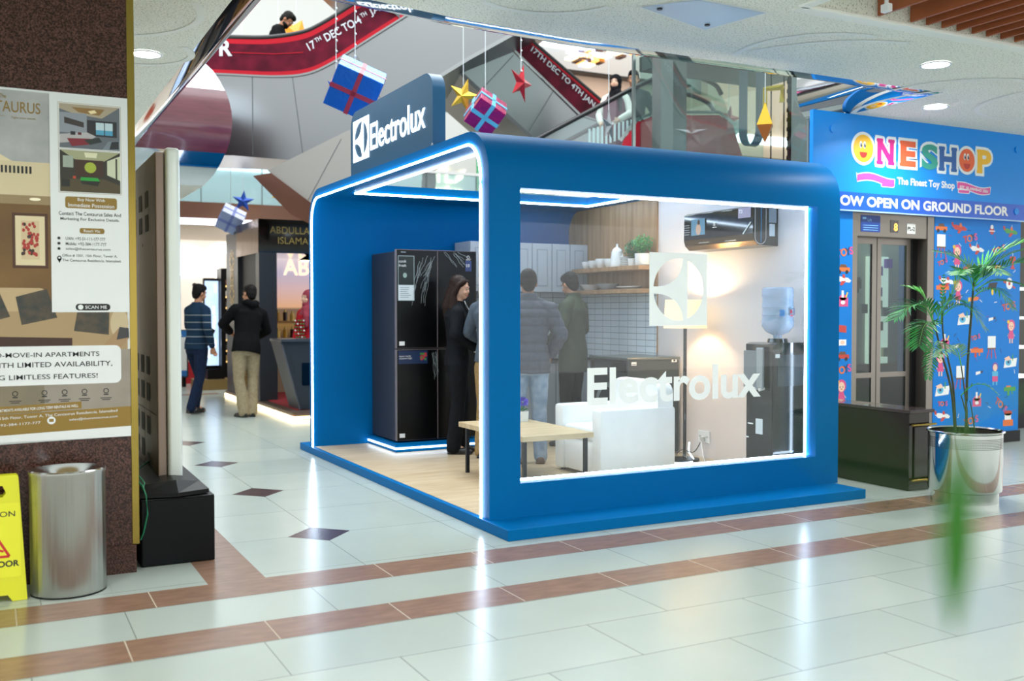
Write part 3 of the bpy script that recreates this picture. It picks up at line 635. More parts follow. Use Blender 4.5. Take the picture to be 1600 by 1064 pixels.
# washer standing at the tiled wall
t = thing('washing_machine', 'grey and black front loading washing machine below the tiled wall', 'washing machine', (5.4, 7.85, PZ))
WD = mat('washer_dark', '33393a', .35, .3)
box_part('cabinet', (5.11, 5.69, 7.52, 8.16, PZ + .02, .95), WD, t, .008); box_part('top_plate', (5.10, 5.695, 7.51, 8.17, .95, .975), mat('washer_top', '59605f', .35, .4), t, .006)
m = M(); T = FNX((5.108, 0, 0)); m.ring(-7.84, .52, .17, .215, T, CHROME, .002); m.disc(-7.84, .52, .17, .17, T, BLACKGLOSS, .002); m.build('porthole_door', None, t, world=True)
m = M(); m.rect(-8.14, .84, -7.54, .93, FNX((5.108, 0, 0)), BLACKGLOSS, .001); m.build('control_panel', None, t, world=True)
m = M(); T = FX((0, 7.518, 0)); m.rect(5.15, .905, 5.205, .935, T, WHITE, .001); m.rect(5.155, .912, 5.2, .918, T, INK, .0014); m.build('sticker', None, t, world=True); m = M(); m.rect(5.60, .925, 5.66, .955, T, WHITE, .001); m.disc(5.63, .94, .012, .01, T, INK, .0014); m.build('sticker', None, t, world=True)
for x in (5.15, 5.65):
    for y in (7.57, 8.11): m = M(); m.cyl((x, y, PZ), (x, y, PZ + .03), .02, m=BLACK, seg=10); m.build('foot', None, t, world=True)
# shelves and crockery
for z, lab, y0 in ((1.80, 'upper oak wall shelf holding cups, a coffee pot and potted herbs', 7.9), (1.575, 'lower oak wall shelf holding shallow bowls and a platter', 7.9)):
    t = tag(box_part('wall_shelf', (5.49, 5.70, y0, 9.14, z, z + .042), OAK, None, .003), lab, 'shelf', 'oak wall shelves')
CER = mat('white_ceramic', 'e3e6e6', .22)
def single(m, name, label, cat, group=None, smooth=40, loc=None): return tag(m.build(name, None, None, smooth, loc), label, cat, group)
zs = 1.8425
for i, (y, lab) in enumerate(((8.99, 'white round cup at the open end of the upper shelf'), (8.855, 'white round cup second from the open end of the upper shelf'), (8.70, 'larger white cup on the upper shelf, third from the open end'), (8.545, 'white cup on the upper shelf tucked beside the coffee pot'))):
    s = (.052, .055, .064, .06)[i]; m = M(); m.lathe([(.0, 0), (.55 * s, 0), (.8 * s, .3 * s), (s, .9 * s), (s, 1.5 * s), (.93 * s, 1.5 * s), (.9 * s, .9 * s), (.0, .2 * s)], m=CER, seg=24, c=(5.585, y, zs))
    if i == 0: m.tube([(5.585, y + s * .95, zs + .06), (5.585, y + s * 1.4, zs + .055), (5.585, y + s * 1.3, zs + .025), (5.585, y + s * .9, zs + .02)], .006, CER, 6)
    single(m, 'cup', lab, 'cup', 'white cups on the upper shelf', loc=(5.585, y, zs))
t = thing('coffee_pot', 'tall white ceramic coffee pot with lid and spout on the upper shelf', 'coffee pot', (5.585, 8.41, zs))
m = M(); m.lathe([(0, 0), (.068, 0), (.072, .01), (.066, .03), (.064, .10), (.055, .15), (.050, .165)], m=CER, caps=False); m.build('pot_body', None, t, 50)
m = M(); m.lathe([(.05, .165), (.045, .178), (.02, .198), (.010, .205), (.012, .22), (.009, .232), (0, .234)], m=CER); m.build('lid', None, t, 50)
m = M(); m.tube([(0, .055, .08), (0, .075, .12), (0, .095, .155)], [.014, .011, .009], CER, 8); m.build('spout', None, t, 60)
m = M(); m.tube([(0, -.052, .155), (0, -.085, .16), (0, -.095, .12), (0, -.08, .075), (0, -.06, .065)], .008, CER, 8); m.build('handle', None, t, 60)
for i in range(6):
    m = M(); m.lathe([(0, 0), (.05, 0), (.068, .012), (.068, .015), (0, .006)], m=CER, seg=24, c=(5.60, 8.27, zs + .0165 * i))
    single(m, 'saucer', ('bottom white saucer of the stack beside the coffee pot', 'second white saucer from the bottom of the stack beside the coffee pot', 'third white saucer from the bottom of the stack beside the coffee pot', 'fourth white saucer from the bottom of the stack beside the coffee pot', 'fifth white saucer from the bottom of the stack beside the coffee pot', 'topmost white saucer of the stack beside the coffee pot')[i], 'saucer', 'stacked saucers on the upper shelf', loc=(5.60, 8.27, zs + .0165 * i))
LEAFB = mat('bright_leaf', '4fae4a', .5, h2='2b7d36', vscale=30); LEAFD = mat('deep_leaf', '1f6b3a', .5)
def bush(name, label, y, rp, hp, rb, hb, n, seed, leafm):
    t = thing(name, label, 'potted plant', (5.60, y, zs), group='potted herbs on the upper shelf'); rnd = random.Random(seed)
    m = M(); m.lathe([(0, 0), (rp * .86, 0), (rp * .92, .01), (rp, hp), (rp * .9, hp), (rp * .85, hp * .85), (0, hp * .85)], m=CER); m.build('pot', None, t, 40)
    m = M()
    for i in range(n):
        u_ = rnd.uniform(-1, 1); a = rnd.uniform(0, 2 * PI); q = rnd.uniform(.45, 1) ; c = Vector((math.cos(a) * math.sqrt(1 - u_ * u_) * rb * q, math.sin(a) * math.sqrt(1 - u_ * u_) * rb * q, hp + hb * .55 + u_ * hb * .55 * q))
        d = Vector((rnd.uniform(-1, 1), rnd.uniform(-1, 1), rnd.uniform(-.4, 1))).normalized(); e = d.orthogonal().normalized(); l = rnd.uniform(.014, .026); w = l * .42
        m.face([c, c + d * l * .5 + e * w, c + d * l, c + d * l * .5 - e * w], leafm if rnd.random() < .75 else LEAFD)
    m.build('foliage', None, t)
    m = M()
    for i in range(6): a = i * 1.05; m.tube([(0, 0, hp * .8), (rb * .4 * math.cos(a), rb * .4 * math.sin(a), hp + hb * .5)], .003, LEAFD, 5)
    m.build('stem', None, t)
bush('potted_herb', 'leafy green herb in the narrower white pot beside the saucers', 8.155, .05, .075, .085, .17, 520, 3, LEAFD)
bush('potted_herb', 'bright leafy herb in the wide white pot nearest the window emblem', 7.99, .078, .115, .11, .16, 700, 4, LEAFB)
zs2 = 1.6175
for y, lab, r0, h_ in ((8.93, 'white shallow bowl at the open end of the lower shelf', .11, .06), (8.60, 'greyish shallow bowl between the white bowl and the platter', .115, .062)):
    m = M(); m.lathe([(0, 0), (r0 * .55, 0), (r0 * .8, h_ * .5), (r0, h_), (r0 * .97, h_), (r0 * .6, h_ * .25), (0, h_ * .15)], m=CER if r0 < .112 else mat('grey_ceramic', 'a9aeb4', .2), c=(5.595, y, zs2), seg=32); single(m, 'bowl', lab, 'bowl', 'bowls on the lower shelf', loc=(5.595, y, zs2))
m = M(); m.lathe([(0, 0), (.08, 0), (.15, .022), (.15, .027), (.08, .008), (0, .006)], m=CER, c=(5.595, 8.22, zs2), seg=36, sx=.66, sy=1.1); single(m, 'platter', 'flat white oval platter on the lower shelf', 'platter', loc=(5.595, 8.22, zs2))
# air conditioner
t = thing('air_conditioner', 'black wall mounted air conditioner still wrapped in film', 'air conditioner', (5.57, 6.7, 1.93))
pf = [(0, .0), (0, .33), (-.21, .33), (-.245, .315), (-.25, .09), (-.235, .045), (-.19, .008)]
m = M(); m.loft([[Vector((5.72 + a, y, 1.93 + b)) for a, b in pf] for y in (6.245, 7.17)], mat('ac_body', '17181a', .2)); m.build('housing', None, t, 30, world=True)
m = M(); m.loft([[Vector((5.718 + a, y, 1.93 + b)) for a, b in [(-.249, .10), (-.244, .312), (-.25, .312), (-.256, .10)]] for y in (6.255, 7.16)], mat('ac_glass', '1a1512', .07, coat=.5)); m.build('front_panel', None, t, world=True)
m = M(); m.loft([[Vector((5.718 + a, y, 1.93 + b)) for a, b in [(-.252, .092), (-.238, .042), (-.192, .006), (-.188, .012), (-.23, .05), (-.246, .094)]] for y in (6.26, 7.15)], mat('ac_louvre', '8a7458', .18, .8)); m.build('louvre', None, t, world=True)
m = M(); T = FNX((5.460, 0, 0)); m.rect(-7.05, 2.06, -6.86, 2.20, T, mat('sticker_photo', '5d8aa5', .4), .003); m.disc(-6.95, 2.11, .035, .05, T, mat('sticker_skin', 'caa48e', .5), .0035); m.disc(-6.945, 2.17, .018, .022, T, mat('sticker_hair', '4a2c22', .5), .0037)
for i in range(5): m.rect(-7.15, 2.15 - .02 * i, -7.08 + .01 * (i % 2), 2.156 - .02 * i, T, mat('sticker_grey', '8f9aa3', .5), .003)
put_logo(m, T @ Matrix.Translation((0, 0, .003)), -6.745, 2.125, -6.72, 2.15, WHITE); m.rect(-6.76, 2.11, -6.705, 2.115, T, WHITE, .003)
m.rect(-6.43, 2.16, -6.275, 2.245, T, mat('sticker_lilac', '9a93ab', .4), .003); m.text('T3', -6.42, 2.20, .03, T, WHITE, bold=.02, lift=.004)
m.stroke([(-6.275, 2.12), (-6.33, 2.07), (-6.37, 2.03)], .012, T, mat('film_strip', 'c9d6d8', .3), .003); m.build('sticker', None, t, world=True)
m = M(); T = FX((0, 6.244, 0)); q = rr_pts(5.475, 1.945, 5.59, 2.6, .055, 8); q = [(x, min(z, 2.25)) for x, z in q]; m.stroke(q + q[:1], .006, T, CHROME, .001); m.rect(5.62, 2.12, 5.70, 2.235, T, mat('sticker_grey', '8f9aa3', .5), .001); m.rect(5.625, 2.01, 5.685, 2.11, T, mat('sticker_white', 'cfd8dc', .5), .001); m.rect(5.533, 1.96, 5.545, 2.25, T, mat('ac_blue', '2d6f94', .3), .0012)
m.build('end_trim', None, t, world=True)
m = M()
for y, z in ((7.0, 2.24), (6.75, 2.24), (6.5, 2.235), (6.8, 1.99), (6.45, 1.985)): m.tube([(5.452, y + .14 * j / 6, z + .006 * math.sin(3 * j)) for j in range(7)], .0022, mat('clear_film_crease', '9aa6aa', .2), 4)
m.build('protective_film', None, t, world=True)
# floor lamp
t = thing('floor_lamp', 'black floor lamp with a glowing cream drum shade in the booth corner', 'floor lamp', (5.45, 7.12, PZ))
m = M(); m.cyl((0, 0, 0), (0, 0, .022), .13, m=BLACK, seg=32); m.build('base', None, t, 40)
m = M(); m.cyl((0, 0, .02), (0, 0, 1.25), .016, m=BLACKGLOSS, seg=14); m.build('pole', None, t, 40)
SHD = mat('lit_lamp_shade', 'f2d9a8', .7, emit='ffd491', estr=.75)
m = M(); m.lathe([(.19, 1.18), (.175, 1.43), (.172, 1.43), (.187, 1.18)], m=SHD, seg=40); m.build('lamp_shade', None, t, 40)
m = M(); m.ball((0, 0, 1.30), (.03, .03, .045), glow('warm_bulb', 'ffd9a0', 25)); m.build('bulb', None, t, 60)
for z in (1.20, 1.41): 
    m = M(); m.cyl((-.17, 0, z), (.17, 0, z), .002, m=BLACK, seg=6); m.cyl((0, -.17, z), (0, .17, z), .002, m=BLACK, seg=6); m.build('shade_spider', None, t)
lamp('floor_lamp_bulb', 'POINT', (5.45, 7.12, PZ + 1.34), 26, .05, (1.0, .72, .42))
# water dispenser and its bottle
t = thing('water_dispenser', 'tall black water dispenser standing by the booth window', 'water dispenser', (5.46, 5.98, PZ))
box_part('cabinet', (5.30, 5.66, 5.825, 6.14, PZ + .01, 1.10), mat('dispenser_black', '101214', .16), t, .015)
m = M(); m.loft([[Vector((5.30 + a, y, z)) for a, z in ((0, 1.08), (.36, 1.08), (.36, 1.14), (.30, 1.155), (.04, 1.155), (0, 1.14))] for y in (5.825, 6.14)], BLACKGLOSS); m.cyl((5.48, 5.98, 1.15), (5.48, 5.98, 1.185), .085, .075, BLACKGLOSS, 24); m.build('top_collar', None, t, 30, world=True)
box_part('tap_panel', (5.27, 5.30, 5.98, 6.135, .80, 1.09), mat('dispenser_grey', '7f878c', .3, .5), t, .004)
box_part('button_strip', (5.262, 5.275, 5.90, 5.985, .80, 1.12), mat('dispenser_silver', 'a5adb2', .3, .6), t, .012)
m = M()
for y in (6.0, 5.93): m.cyl((5.25, y, .79), (5.30, y, .80), .012, m=WHITE, seg=10)
m.build('tap', None, t, world=True)
m = M(); T = FNX((5.2985, 0, 0)); m.rect(-6.02, .44, -5.94, .56, T, mat('sticker_white', 'cfd8dc', .5), .001); m.rect(-6.11, .51, -6.05, .52, T, WHITE, .001); m.rect(-6.13, .40, -6.10, .41, T, WHITE, .001); T = FX((0, 5.8235, 0)); m.rect(5.315, 1.04, 5.36, 1.07, T, WHITE, .001); m.rect(5.34, .82, 5.63, 1.06, T, mat('dispenser_panel', '2c343a', .2), .0005); m.build('sticker', None, t, world=True)
t = thing('water_bottle', 'blue translucent upturned water bottle on top of the dispenser', 'water bottle', (5.48, 5.98, 1.17))
BOT = mat('blue_bottle_plastic', '9db9d8', .08); BOT.node_tree.nodes['Principled BSDF'].inputs['Alpha'].default_value = .55
m = M(); m.lathe([(.03, .0), (.035, .04), (.09, .065), (.124, .11), (.128, .15), (.121, .165), (.121, .19), (.126, .20), (.121, .21), (.121, .25), (.127, .262), (.121, .275), (.121, .34), (.127, .352), (.122, .365), (.124, .40), (.112, .415), (0, .418)], m=BOT, seg=36); m.build('bottle_body', None, t, 50)
m = M()
for a0, c, z in ((-2.2, '2f7ec4', .19), (-1.5, 'b92b44', .19), (-.75, '2a6fc0', .2)):
    m.loft([[Vector((.1285 * math.cos(a0 + .3 * j / 5), .1285 * math.sin(a0 + .3 * j / 5), z + d)) for j in range(6)] for d in (0, .05)], mat('bottle_label_' + c, c, .4), closed=False, caps=False)
m.build('printed_label', None, t)
m = M(); m.tube([(.0, -.125, .25), (.02, -.145, .24), (.02, -.145, .21), (.0, -.125, .20)], .008, BOT, 6); m.build('carry_handle', None, t, 60)
# armchair
LEATHER = mat('white_leather', 'f3f5f4', .4, bump=.08, bscale=25, vary=.03)
t = thing('armchair', 'white upholstered armchair with square arms behind the window', 'armchair', (4.6, 6.92, PZ))
for y0, y1 in ((6.555, 6.69), (7.14, 7.275)): box_part('armrest', (4.20, 4.93, y0, y1, PZ + .02, .625), LEATHER, t, .025, 40)
box_part('seat_base', (4.215, 4.90, 6.69, 7.14, PZ + .03, .36), LEATHER, t, .02, 40); box_part('seat_cushion', (4.205, 4.80, 6.693, 7.137, .355, .47), LEATHER, t, .035, 40)
m = M(); m.loft([[Vector((4.76 + .05 * k, y, z)) for y, z in rr_pts(6.57, .33, 7.26, .84 - .015 * abs(k - 1.5), .09)] for k in range(4)], LEATHER); m.build('backrest', None, t, 40, world=True)
for x in (4.26, 4.86):
    for y in (6.61, 7.22): m = M(); m.cyl((x, y, PZ), (x, y, PZ + .035), .02, m=BLACK, seg=10); m.build('foot', None, t, world=True)
# coffee table and flower pot
t = thing('coffee_table', 'low coffee table with pale wood top and thin dark legs', 'table', (3.72, 7.0, PZ))
PALEW = mat('pale_wood_top', 'cdb995', .4, h2='b39c75', vscale=6, stretch=(.4, 3, 1), detail=6)
box_part('tabletop', (3.415, 4.025, 6.37, 7.50, .445, .485), PALEW, t, .003)
for x in (3.46, 3.985):
    for y in (6.43, 7.42): box_part('leg', (x - .014, x + .014, y - .014, y + .014, PZ, .447), DARKMETAL, t, .002)
t = thing('potted_flower', 'small purple flower in a white square pot on the coffee table', 'potted plant', (3.90, 7.28, .4855))
m = M(); m.loft([[Vector((a * s, b * s, z)) for a, b in ((-1, -1), (1, -1), (1, 1), (-1, 1))] for z, s in ((0, .033), (.085, .038))], CER); m.build('pot', None, t)
m = M(); PUR = mat('purple_petal', '5a45c8', .5); rnd = random.Random(5)
for i in range(150):
    a = rnd.uniform(0, 2 * PI); e = rnd.uniform(-.6, 1.3); d = Vector((math.cos(a) * math.cos(e), math.sin(a) * math.cos(e), math.sin(e))); c = Vector((0, 0, .155)); o_ = d.orthogonal().normalized() * .005
    m.face([c + d * .015, c + d * .04 + o_, c + d * .055, c + d * .04 - o_], PUR)
m.build('flower_head', None, t)
m = M()
for i in range(8): a = i * .8; m.tube([(0, 0, .08), (.012 * math.cos(a), .012 * math.sin(a), .12), (.02 * math.cos(a), .02 * math.sin(a), .15)], .002, LEAFD, 4); m.face([(0, 0, .085), (.03 * math.cos(a), .03 * math.sin(a), .11), (.05 * math.cos(a + .3), .05 * math.sin(a + .3), .10)], LEAFD)
m.build('stem', None, t)
# socket and cables
t = thing('wall_socket', 'white double wall socket with a plug on the white booth wall', 'socket', (5.718, 7.19, .25))
box_part('face_plate', (5.708, 5.722, 7.10, 7.26, .21, .315), WHITE, t); box_part('plug', (5.672, 5.708, 7.15, 7.19, .225, .265), mat('plug_white', 'c9cbc8', .4), t, .005)
m = M()
for y in (7.13, 7.23): m.rect(-y - .012, .255, -y - .006, .27, FNX((5.7075, 0, 0)), INK, .0004); m.rect(-y + .006, .255, -y + .012, .27, FNX((5.7075, 0, 0)), INK, .0004)
m.build('pin_hole', None, t, world=True)
def cable(pts, r, ma, label):
    m = M(); sm = []
    for i in range(len(pts) - 1):
        p0, p1, p2, p3 = (Vector(pts[max(0, min(len(pts) - 1, i + k))]) for k in (-1, 0, 1, 2))
        for j in range(6): q = j / 6; sm.append(.5 * ((2 * p1) + (p2 - p0) * q + (2 * p0 - 5 * p1 + 4 * p2 - p3) * q * q + (3 * p1 - p0 - 3 * p2 + p3) * q ** 3))
    sm.append(Vector(pts[-1])); m.tube(sm, r, ma, 6); return tag(m.build('power_cable', None, None, 60, loc=pts[0]), label, 'cable')
cable([(5.68, 7.17, .235), (5.60, 7.18, .13), (5.55, 7.28, .14), (5.50, 7.30, .10), (5.46, 7.2, .085)], .004, BLACK, 'thin black cable running from the socket to the floor lamp')
cable([(5.66, 7.16, .23), (5.60, 7.05, .12), (5.5, 6.9, .076), (5.35, 6.75, .076), (5.55, 6.5, .076), (5.64, 6.2, .08)], .004, WHITE, 'white cable trailing over the booth floor towards the dispenser')
cable([(5.64, 7.30, .2), (5.60, 7.25, .12), (5.45, 7.0, .08), (5.2, 7.02, .08), (5.0, 7.4, .08)], .006, glow('loose_led_strip', 'd9ecff', 4.0), 'loose glowing light strip on the floor behind the armchair')
# ================================================================ PEOPLE
def remesh(m, name, vox, ma, parent, it=4, disp=None):
    me = bpy.data.meshes.new('tmp'); m.bm.to_mesh(me); m.bm.free()
    o = bpy.data.objects.new('tmp', me); COL.objects.link(o)
    r = o.modifiers.new('r', 'REMESH'); r.mode = 'VOXEL'; r.voxel_size = vox
    s = o.modifiers.new('s', 'SMOOTH'); s.factor = .5; s.iterations = it
    dg = bpy.context.evaluated_depsgraph_get(); out = bpy.data.meshes.new_from_object(o.evaluated_get(dg))
    bpy.data.objects.remove(o); bpy.data.meshes.remove(me)
    if disp:
        nn = [v.normal.copy() for v in out.vertices]
        for v, n in zip(out.vertices, nn): v.co += n * disp(v.co)
    out.name = name; out.materials.clear(); out.materials.append(ma)
    out.polygons.foreach_set('use_smooth', [True] * len(out.polygons))
    q = bpy.data.objects.new(name, out); COL.objects.link(q)
    if parent is not None: q.parent = parent
    return q
def limb(m, pts, rad):
    for p, r in zip(pts, rad): m.ball(p, r, seg=14)
    for (a, b), (r0, r1) in zip(zip(pts, pts[1:]), zip(rad, rad[1:])):
        if (Vector(b) - Vector(a)).length > 1e-4: m.cyl(a, b, r0, r1, seg=16)
def rings(m, T, spec, n=24):
    m.loft([[T(Vector((cx + rx * math.cos(2 * PI * j / n), cy + ry * math.sin(2 * PI * j / n), z))) for j in range(n)] for z, rx, ry, cx, cy in spec])
V = Vector
SKIN = mat('skin_tan', 'b98465', .5); SKINF = mat('skin_fair', 'd3a68c', .5); SKIND = mat('skin_brown', '94654a', .5)
HAIR = mat('black_hair', '0f0c0b', .6, spec=.15, bump=.4, bscale=120, stretch=(1, 1, .2)); HAIRB = mat('dark_brown_hair', '24150f', .5, spec=.2, bump=.5, bscale=90, stretch=(1, 1, .12))
EYEW = mat('eye_white', 'e6e2dc', .3); EYED = mat('eye_dark', '1c120d', .2); LIP = mat('lip', '9c4a45', .45); BROW = mat('brow', '231813', .6)
def person(label, loc, rz, H=1.75, skin=None, lean=0, side=0, twist=0, armL=((.28, .02, 1.16), (.27, -.10, .92)), armR=((-.28, .02, 1.16), (-.27, -.10, .92)),
           legL=((.10, -.02, .50), (.11, .0, .085)), legR=((-.10, -.02, .50), (-.11, .0, .085)), top=None, bottom=None, shoe=None, hair='short', hairm=None, hyaw=0, hpitch=0,
           female=False, hem=.80, vox=.0085, sleeve=.014, fat=1.0, quilt=None, lower=True, hood=False, collar=False, face=True, beard=False, turnfeet=(12, -12), loose=.018, flare=1.0):
    k = H / 1.75; skin = skin or SKIN; hairm = hairm or HAIR
    sw = (.150 if female else .176) * fat
    L_, Sd, Tw = Matrix.Rotation(R(lean), 3, 'X'), Matrix.Rotation(R(side), 3, 'Y'), Matrix.Rotation(R(twist), 3, 'Z')
    hip = V((0, 0, .93))
    def T(p): return (Sd @ L_ @ Tw @ (V(p) - hip) + hip) * k
    def U(p): return V(p) * k
    HM = Matrix.Rotation(R(hyaw), 3, 'Z') @ Matrix.Rotation(R(hpitch), 3, 'X'); neck = V((0, .012, 1.50))
    def Hd(p): return T(HM @ (V(p) - neck) + neck)
    RH = (Sd @ L_ @ Tw @ HM)
    vl = vox * k
    def kb(m, c, r, rot=RH): m.ball(c, tuple(x * k for x in r), seg=18, rot=rot)
    # ---- body: one continuous skin surface
    m = M(); chest = .155 if female else .165
    rings(m, T, [(.90, .135 * fat, .09, 0, 0), (1.05, .115 * fat, .085, 0, 0), (1.2, .13 * fat, .095, 0, 0), (1.36, chest * fat, .10, 0, 0), (1.435, .12, .065, 0, .01)])
    limb(m, [T((0, .012, 1.42)), Hd((0, .004, 1.56))], [.055 * k, .05 * k])
    kb(m, Hd((0, .010, 1.645)), (.073, .092, .098)); kb(m, Hd((0, -.022, 1.59)), (.058, .068, .072)); kb(m, Hd((0, -.052, 1.553)), (.034, .03, .026))
    m.cyl(Hd((0, -.082, 1.642)), Hd((0, -.098, 1.602)), .007 * k, .011 * k, seg=10); kb(m, Hd((0, -.097, 1.602)), (.011, .010, .008)); kb(m, Hd((0, -.072, 1.570)), (.027, .022, .021))
    for s in (-1, 1): kb(m, Hd((s * .074, .014, 1.615)), (.010, .020, .031)); kb(m, Hd((s * .035, -.068, 1.595)), (.022, .018, .02)); kb(m, Hd((s * .032, -.080, 1.652)), (.024, .010, .008))
    hands = []
    for s, (el, ha) in ((1, armL), (-1, armR)):
        sh = T((s * sw, .01, 1.395)); e = T(el); h = T(ha); limb(m, [T((0, .012, 1.43)), sh, e, h], [.045 * k, .046 * k, .037 * k, .026 * k])
        d = (h - e).normalized(); hands.append((s, h, d))
        x = d.cross(V((s, 0, 0.25))).normalized(); y = d.cross(x).normalized()
        limb(m, [h, h + d * .04 * k, h + d * .075 * k], [.026 * k, .03 * k, .03 * k]); 
        for j in range(4):
            o = x * (.028 - .0187 * j) * k; l = (.052, .062, .058, .045)[j] * k
            b = h + d * .085 * k + o; c1 = b + (d * .9 + y * .35 * s).normalized() * l * .55; c2 = c1 + (d * .6 + y * .8 * s).normalized() * l * .5
            limb(m, [b, c1, c2], [.0098 * k, .0092 * k, .0082 * k])
        b = h + d * .03 * k + x * .024 * k; limb(m, [b, b + (d * .6 + x * .8) * .035 * k, b + (d + x * .5) * .062 * k], [.012 * k, .011 * k, .009 * k])
    for s, (kn, an) in ((1, legL), (-1, legR)): limb(m, [U((s * .085, 0, .92)), U(kn), U(an)], [.07 * k, .045 * k, .033 * k])
    for s, (kn, an) in ((1, legL), (-1, legR)): limb(m, [U(an), U(an) + V((0, -.08 * k, -.04 * k))], [.034 * k, .028 * k])
    body = remesh(m, 'person', vl, skin, None, 3)
    body.location = loc; body.rotation_euler = (0, 0, rz); tag(body, label, 'person')
    # ---- face details
    if face:
        for s in (-1, 1):
            m = M(); kb(m, Hd((s * .031, -.0775, 1.634)), (.0125, .007, .0065)); o = m.build('eye', EYEW, body, 60)
            m = M(); kb(m, Hd((s * .031, -.0832, 1.633)), (.0062, .003, .0060)); m.build('iris', EYED, o, 60)
            m = M(); m.tube([Hd((s * .012, -.0865, 1.652)), Hd((s * .03, -.0865, 1.658)), Hd((s * .05, -.075, 1.654))], .0026 * k, BROW, 6); m.build('eyebrow', None, body, 60)
        m = M(); m.tube([Hd((-.021, -.083, 1.569)), Hd((-.008, -.0915, 1.571)), Hd((.008, -.0915, 1.571)), Hd((.021, -.083, 1.569))], [.0025 * k, .0048 * k, .0048 * k, .0025 * k], LIP, 6); m.build('mouth', None, body, 60)
    # ---- hair or scarf
    m = M()
    if hair == 'short':
        kb(m, Hd((0, .022, 1.672)), (.079, .092, .086)); kb(m, Hd((0, .045, 1.625)), (.070, .066, .075)); kb(m, Hd((0, -.02, 1.705)), (.066, .072, .05)); [kb(m, Hd((s * .064, .022, 1.645)), (.016, .05, .05)) for s in (-1, 1)]; kb(m, Hd((0, .055, 1.585)), (.058, .045, .05))
        remesh(m, 'hair', .007 * k, hairm, body, 3)
    elif hair == 'long':
        kb(m, Hd((0, .022, 1.672)), (.083, .094, .088)); kb(m, Hd((0, .05, 1.60)), (.080, .062, .11))
        for s in (-1, 1): limb(m, [Hd((s * .058, -.045, 1.70)), Hd((s * .078, .0, 1.65)), Hd((s * .082, .035, 1.55)), T((s * .085, .04, 1.43)), T((s * .09, .05, 1.33))], [.026 * k, .028 * k, .038 * k, .046 * k, .022 * k])
        limb(m, [Hd((0, .06, 1.58)), T((0, .085, 1.44)), T((.0, .10, 1.30))], [.07 * k, .07 * k, .03 * k])
        remesh(m, 'hair', .008 * k, hairm, body, 3)
    elif hair == 'hijab':
        kb(m, Hd((0, .024, 1.655)), (.092, .104, .106)); kb(m, Hd((0, .02, 1.575)), (.088, .088, .09)); kb(m, Hd((0, -.035, 1.53)), (.062, .06, .05))
        rings(m, T, [(1.30, .17, .12, 0, -.01), (1.38, .16, .115, 0, 0), (1.45, .11, .09, 0, 0), (1.53, .078, .082, 0, .01)])
        limb(m, [T((.06, -.10, 1.46)), T((.10, -.125, 1.34)), T((.11, -.13, 1.20))], [.05 * k, .045 * k, .03 * k])
        remesh(m, 'headscarf', .008 * k, hairm, body, 4)
    if beard:
        m = M(); kb(m, Hd((0, -.028, 1.563)), (.064, .062, .045)); kb(m, Hd((0, -.058, 1.545)), (.042, .038, .034)); remesh(m, 'beard', .007 * k, hairm, body, 2)
    # ---- clothes
    if lower and bottom:
        m = M(); rings(m, U, [(.80, .165 * fat, .115, 0, .005), (.93, .168 * fat, .118, 0, .01), (1.03, .145 * fat, .105, 0, 0)])
        for s, (kn, an) in ((1, legL), (-1, legR)):
            hp = U((s * .088, .0, .86)); a2 = U(an) + V((0, .005, -.02 * k)); limb(m, [hp, (hp + U(kn)) / 2, U(kn), (U(kn) + a2) / 2, a2], [(.088 + loose * .5) * k, (.078 + loose * .5) * k, (.058 + loose * .6) * k, (.050 + loose * .9) * k * flare, (.044 + loose) * k * flare])
        remesh(m, 'trousers', vl, bottom, body, 5, lambda c: .004 * mnoise.noise(c * 14))
    if lower and shoe:
        for s, (kn, an), tf in ((1, legL, turnfeet[0]), (-1, legR, turnfeet[1])):
            a = U(an); rt = Matrix.Rotation(R(tf), 3, 'Z'); z0 = a.z - .085 * k; base = V((a.x, a.y, z0)); m = M()
            q = lambda p: base + rt @ (V(p) * k)
            m.ball(q((0, .02, .042)), (.042 * k, .055 * k, .045 * k)); m.ball(q((0, -.08, .034)), (.046 * k, .075 * k, .034 * k), rot=rt); m.ball(q((0, -.135, .028)), (.043 * k, .06 * k, .026 * k), rot=rt)
            m.box(-.042 * k, .042 * k, -.18 * k, .065 * k, 0, .022 * k, None, .01, Matrix.Translation(base) @ rt.to_4x4())
            remesh(m, 'shoe', .006 * k, shoe, body, 3)
    if top:
        m = M(); c = .018; hw = (.185 if not female else .172) * fat
        spec = [(hem, hw * flare * (1.0), .130 * fat, 0, .01), (.95, hw * .97, .128 * fat, 0, .01), (1.08, .158 * fat, .118 * fat, 0, 0), (1.22, .168 * fat, .125 * fat, 0, 0), (1.35, (chest + .028) * fat, .132, 0, .004), (1.42, .14 * fat, .098, 0, .012), (1.475, .088, .076, 0, .014), (1.50, .070, .068, 0, .012)]
        rings(m, T, spec)
        if female: kb(m, T((.065, -.075, 1.29)), (.06, .06, .065)); kb(m, T((-.065, -.075, 1.29)), (.06, .06, .065))
        for s, (el, ha) in ((1, armL), (-1, armR)):
            sh = T((s * sw, .01, 1.385)); e = T(el); h = T(ha); w = h - (h - e).normalized() * .015 * k; limb(m, [T((s * .03, .014, 1.455)), T((s * sw * .6, .012, 1.425)), sh], [.055 * k, .058 * k, (.052 + sleeve) * k])
            limb(m, [sh, (sh + e) / 2, e, (e + w) / 2, w], [(.053 + sleeve) * k, (.048 + sleeve) * k, (.042 + sleeve) * k, (.038 + sleeve) * k, (.031 + sleeve) * k])
        if hood:
            limb(m, [T((-.10, .02, 1.48)), T((-.06, .095, 1.49)), T((0, .125, 1.46)), T((.06, .095, 1.49)), T((.10, .02, 1.48))], [.03 * k, .042 * k, .05 * k, .042 * k, .03 * k])
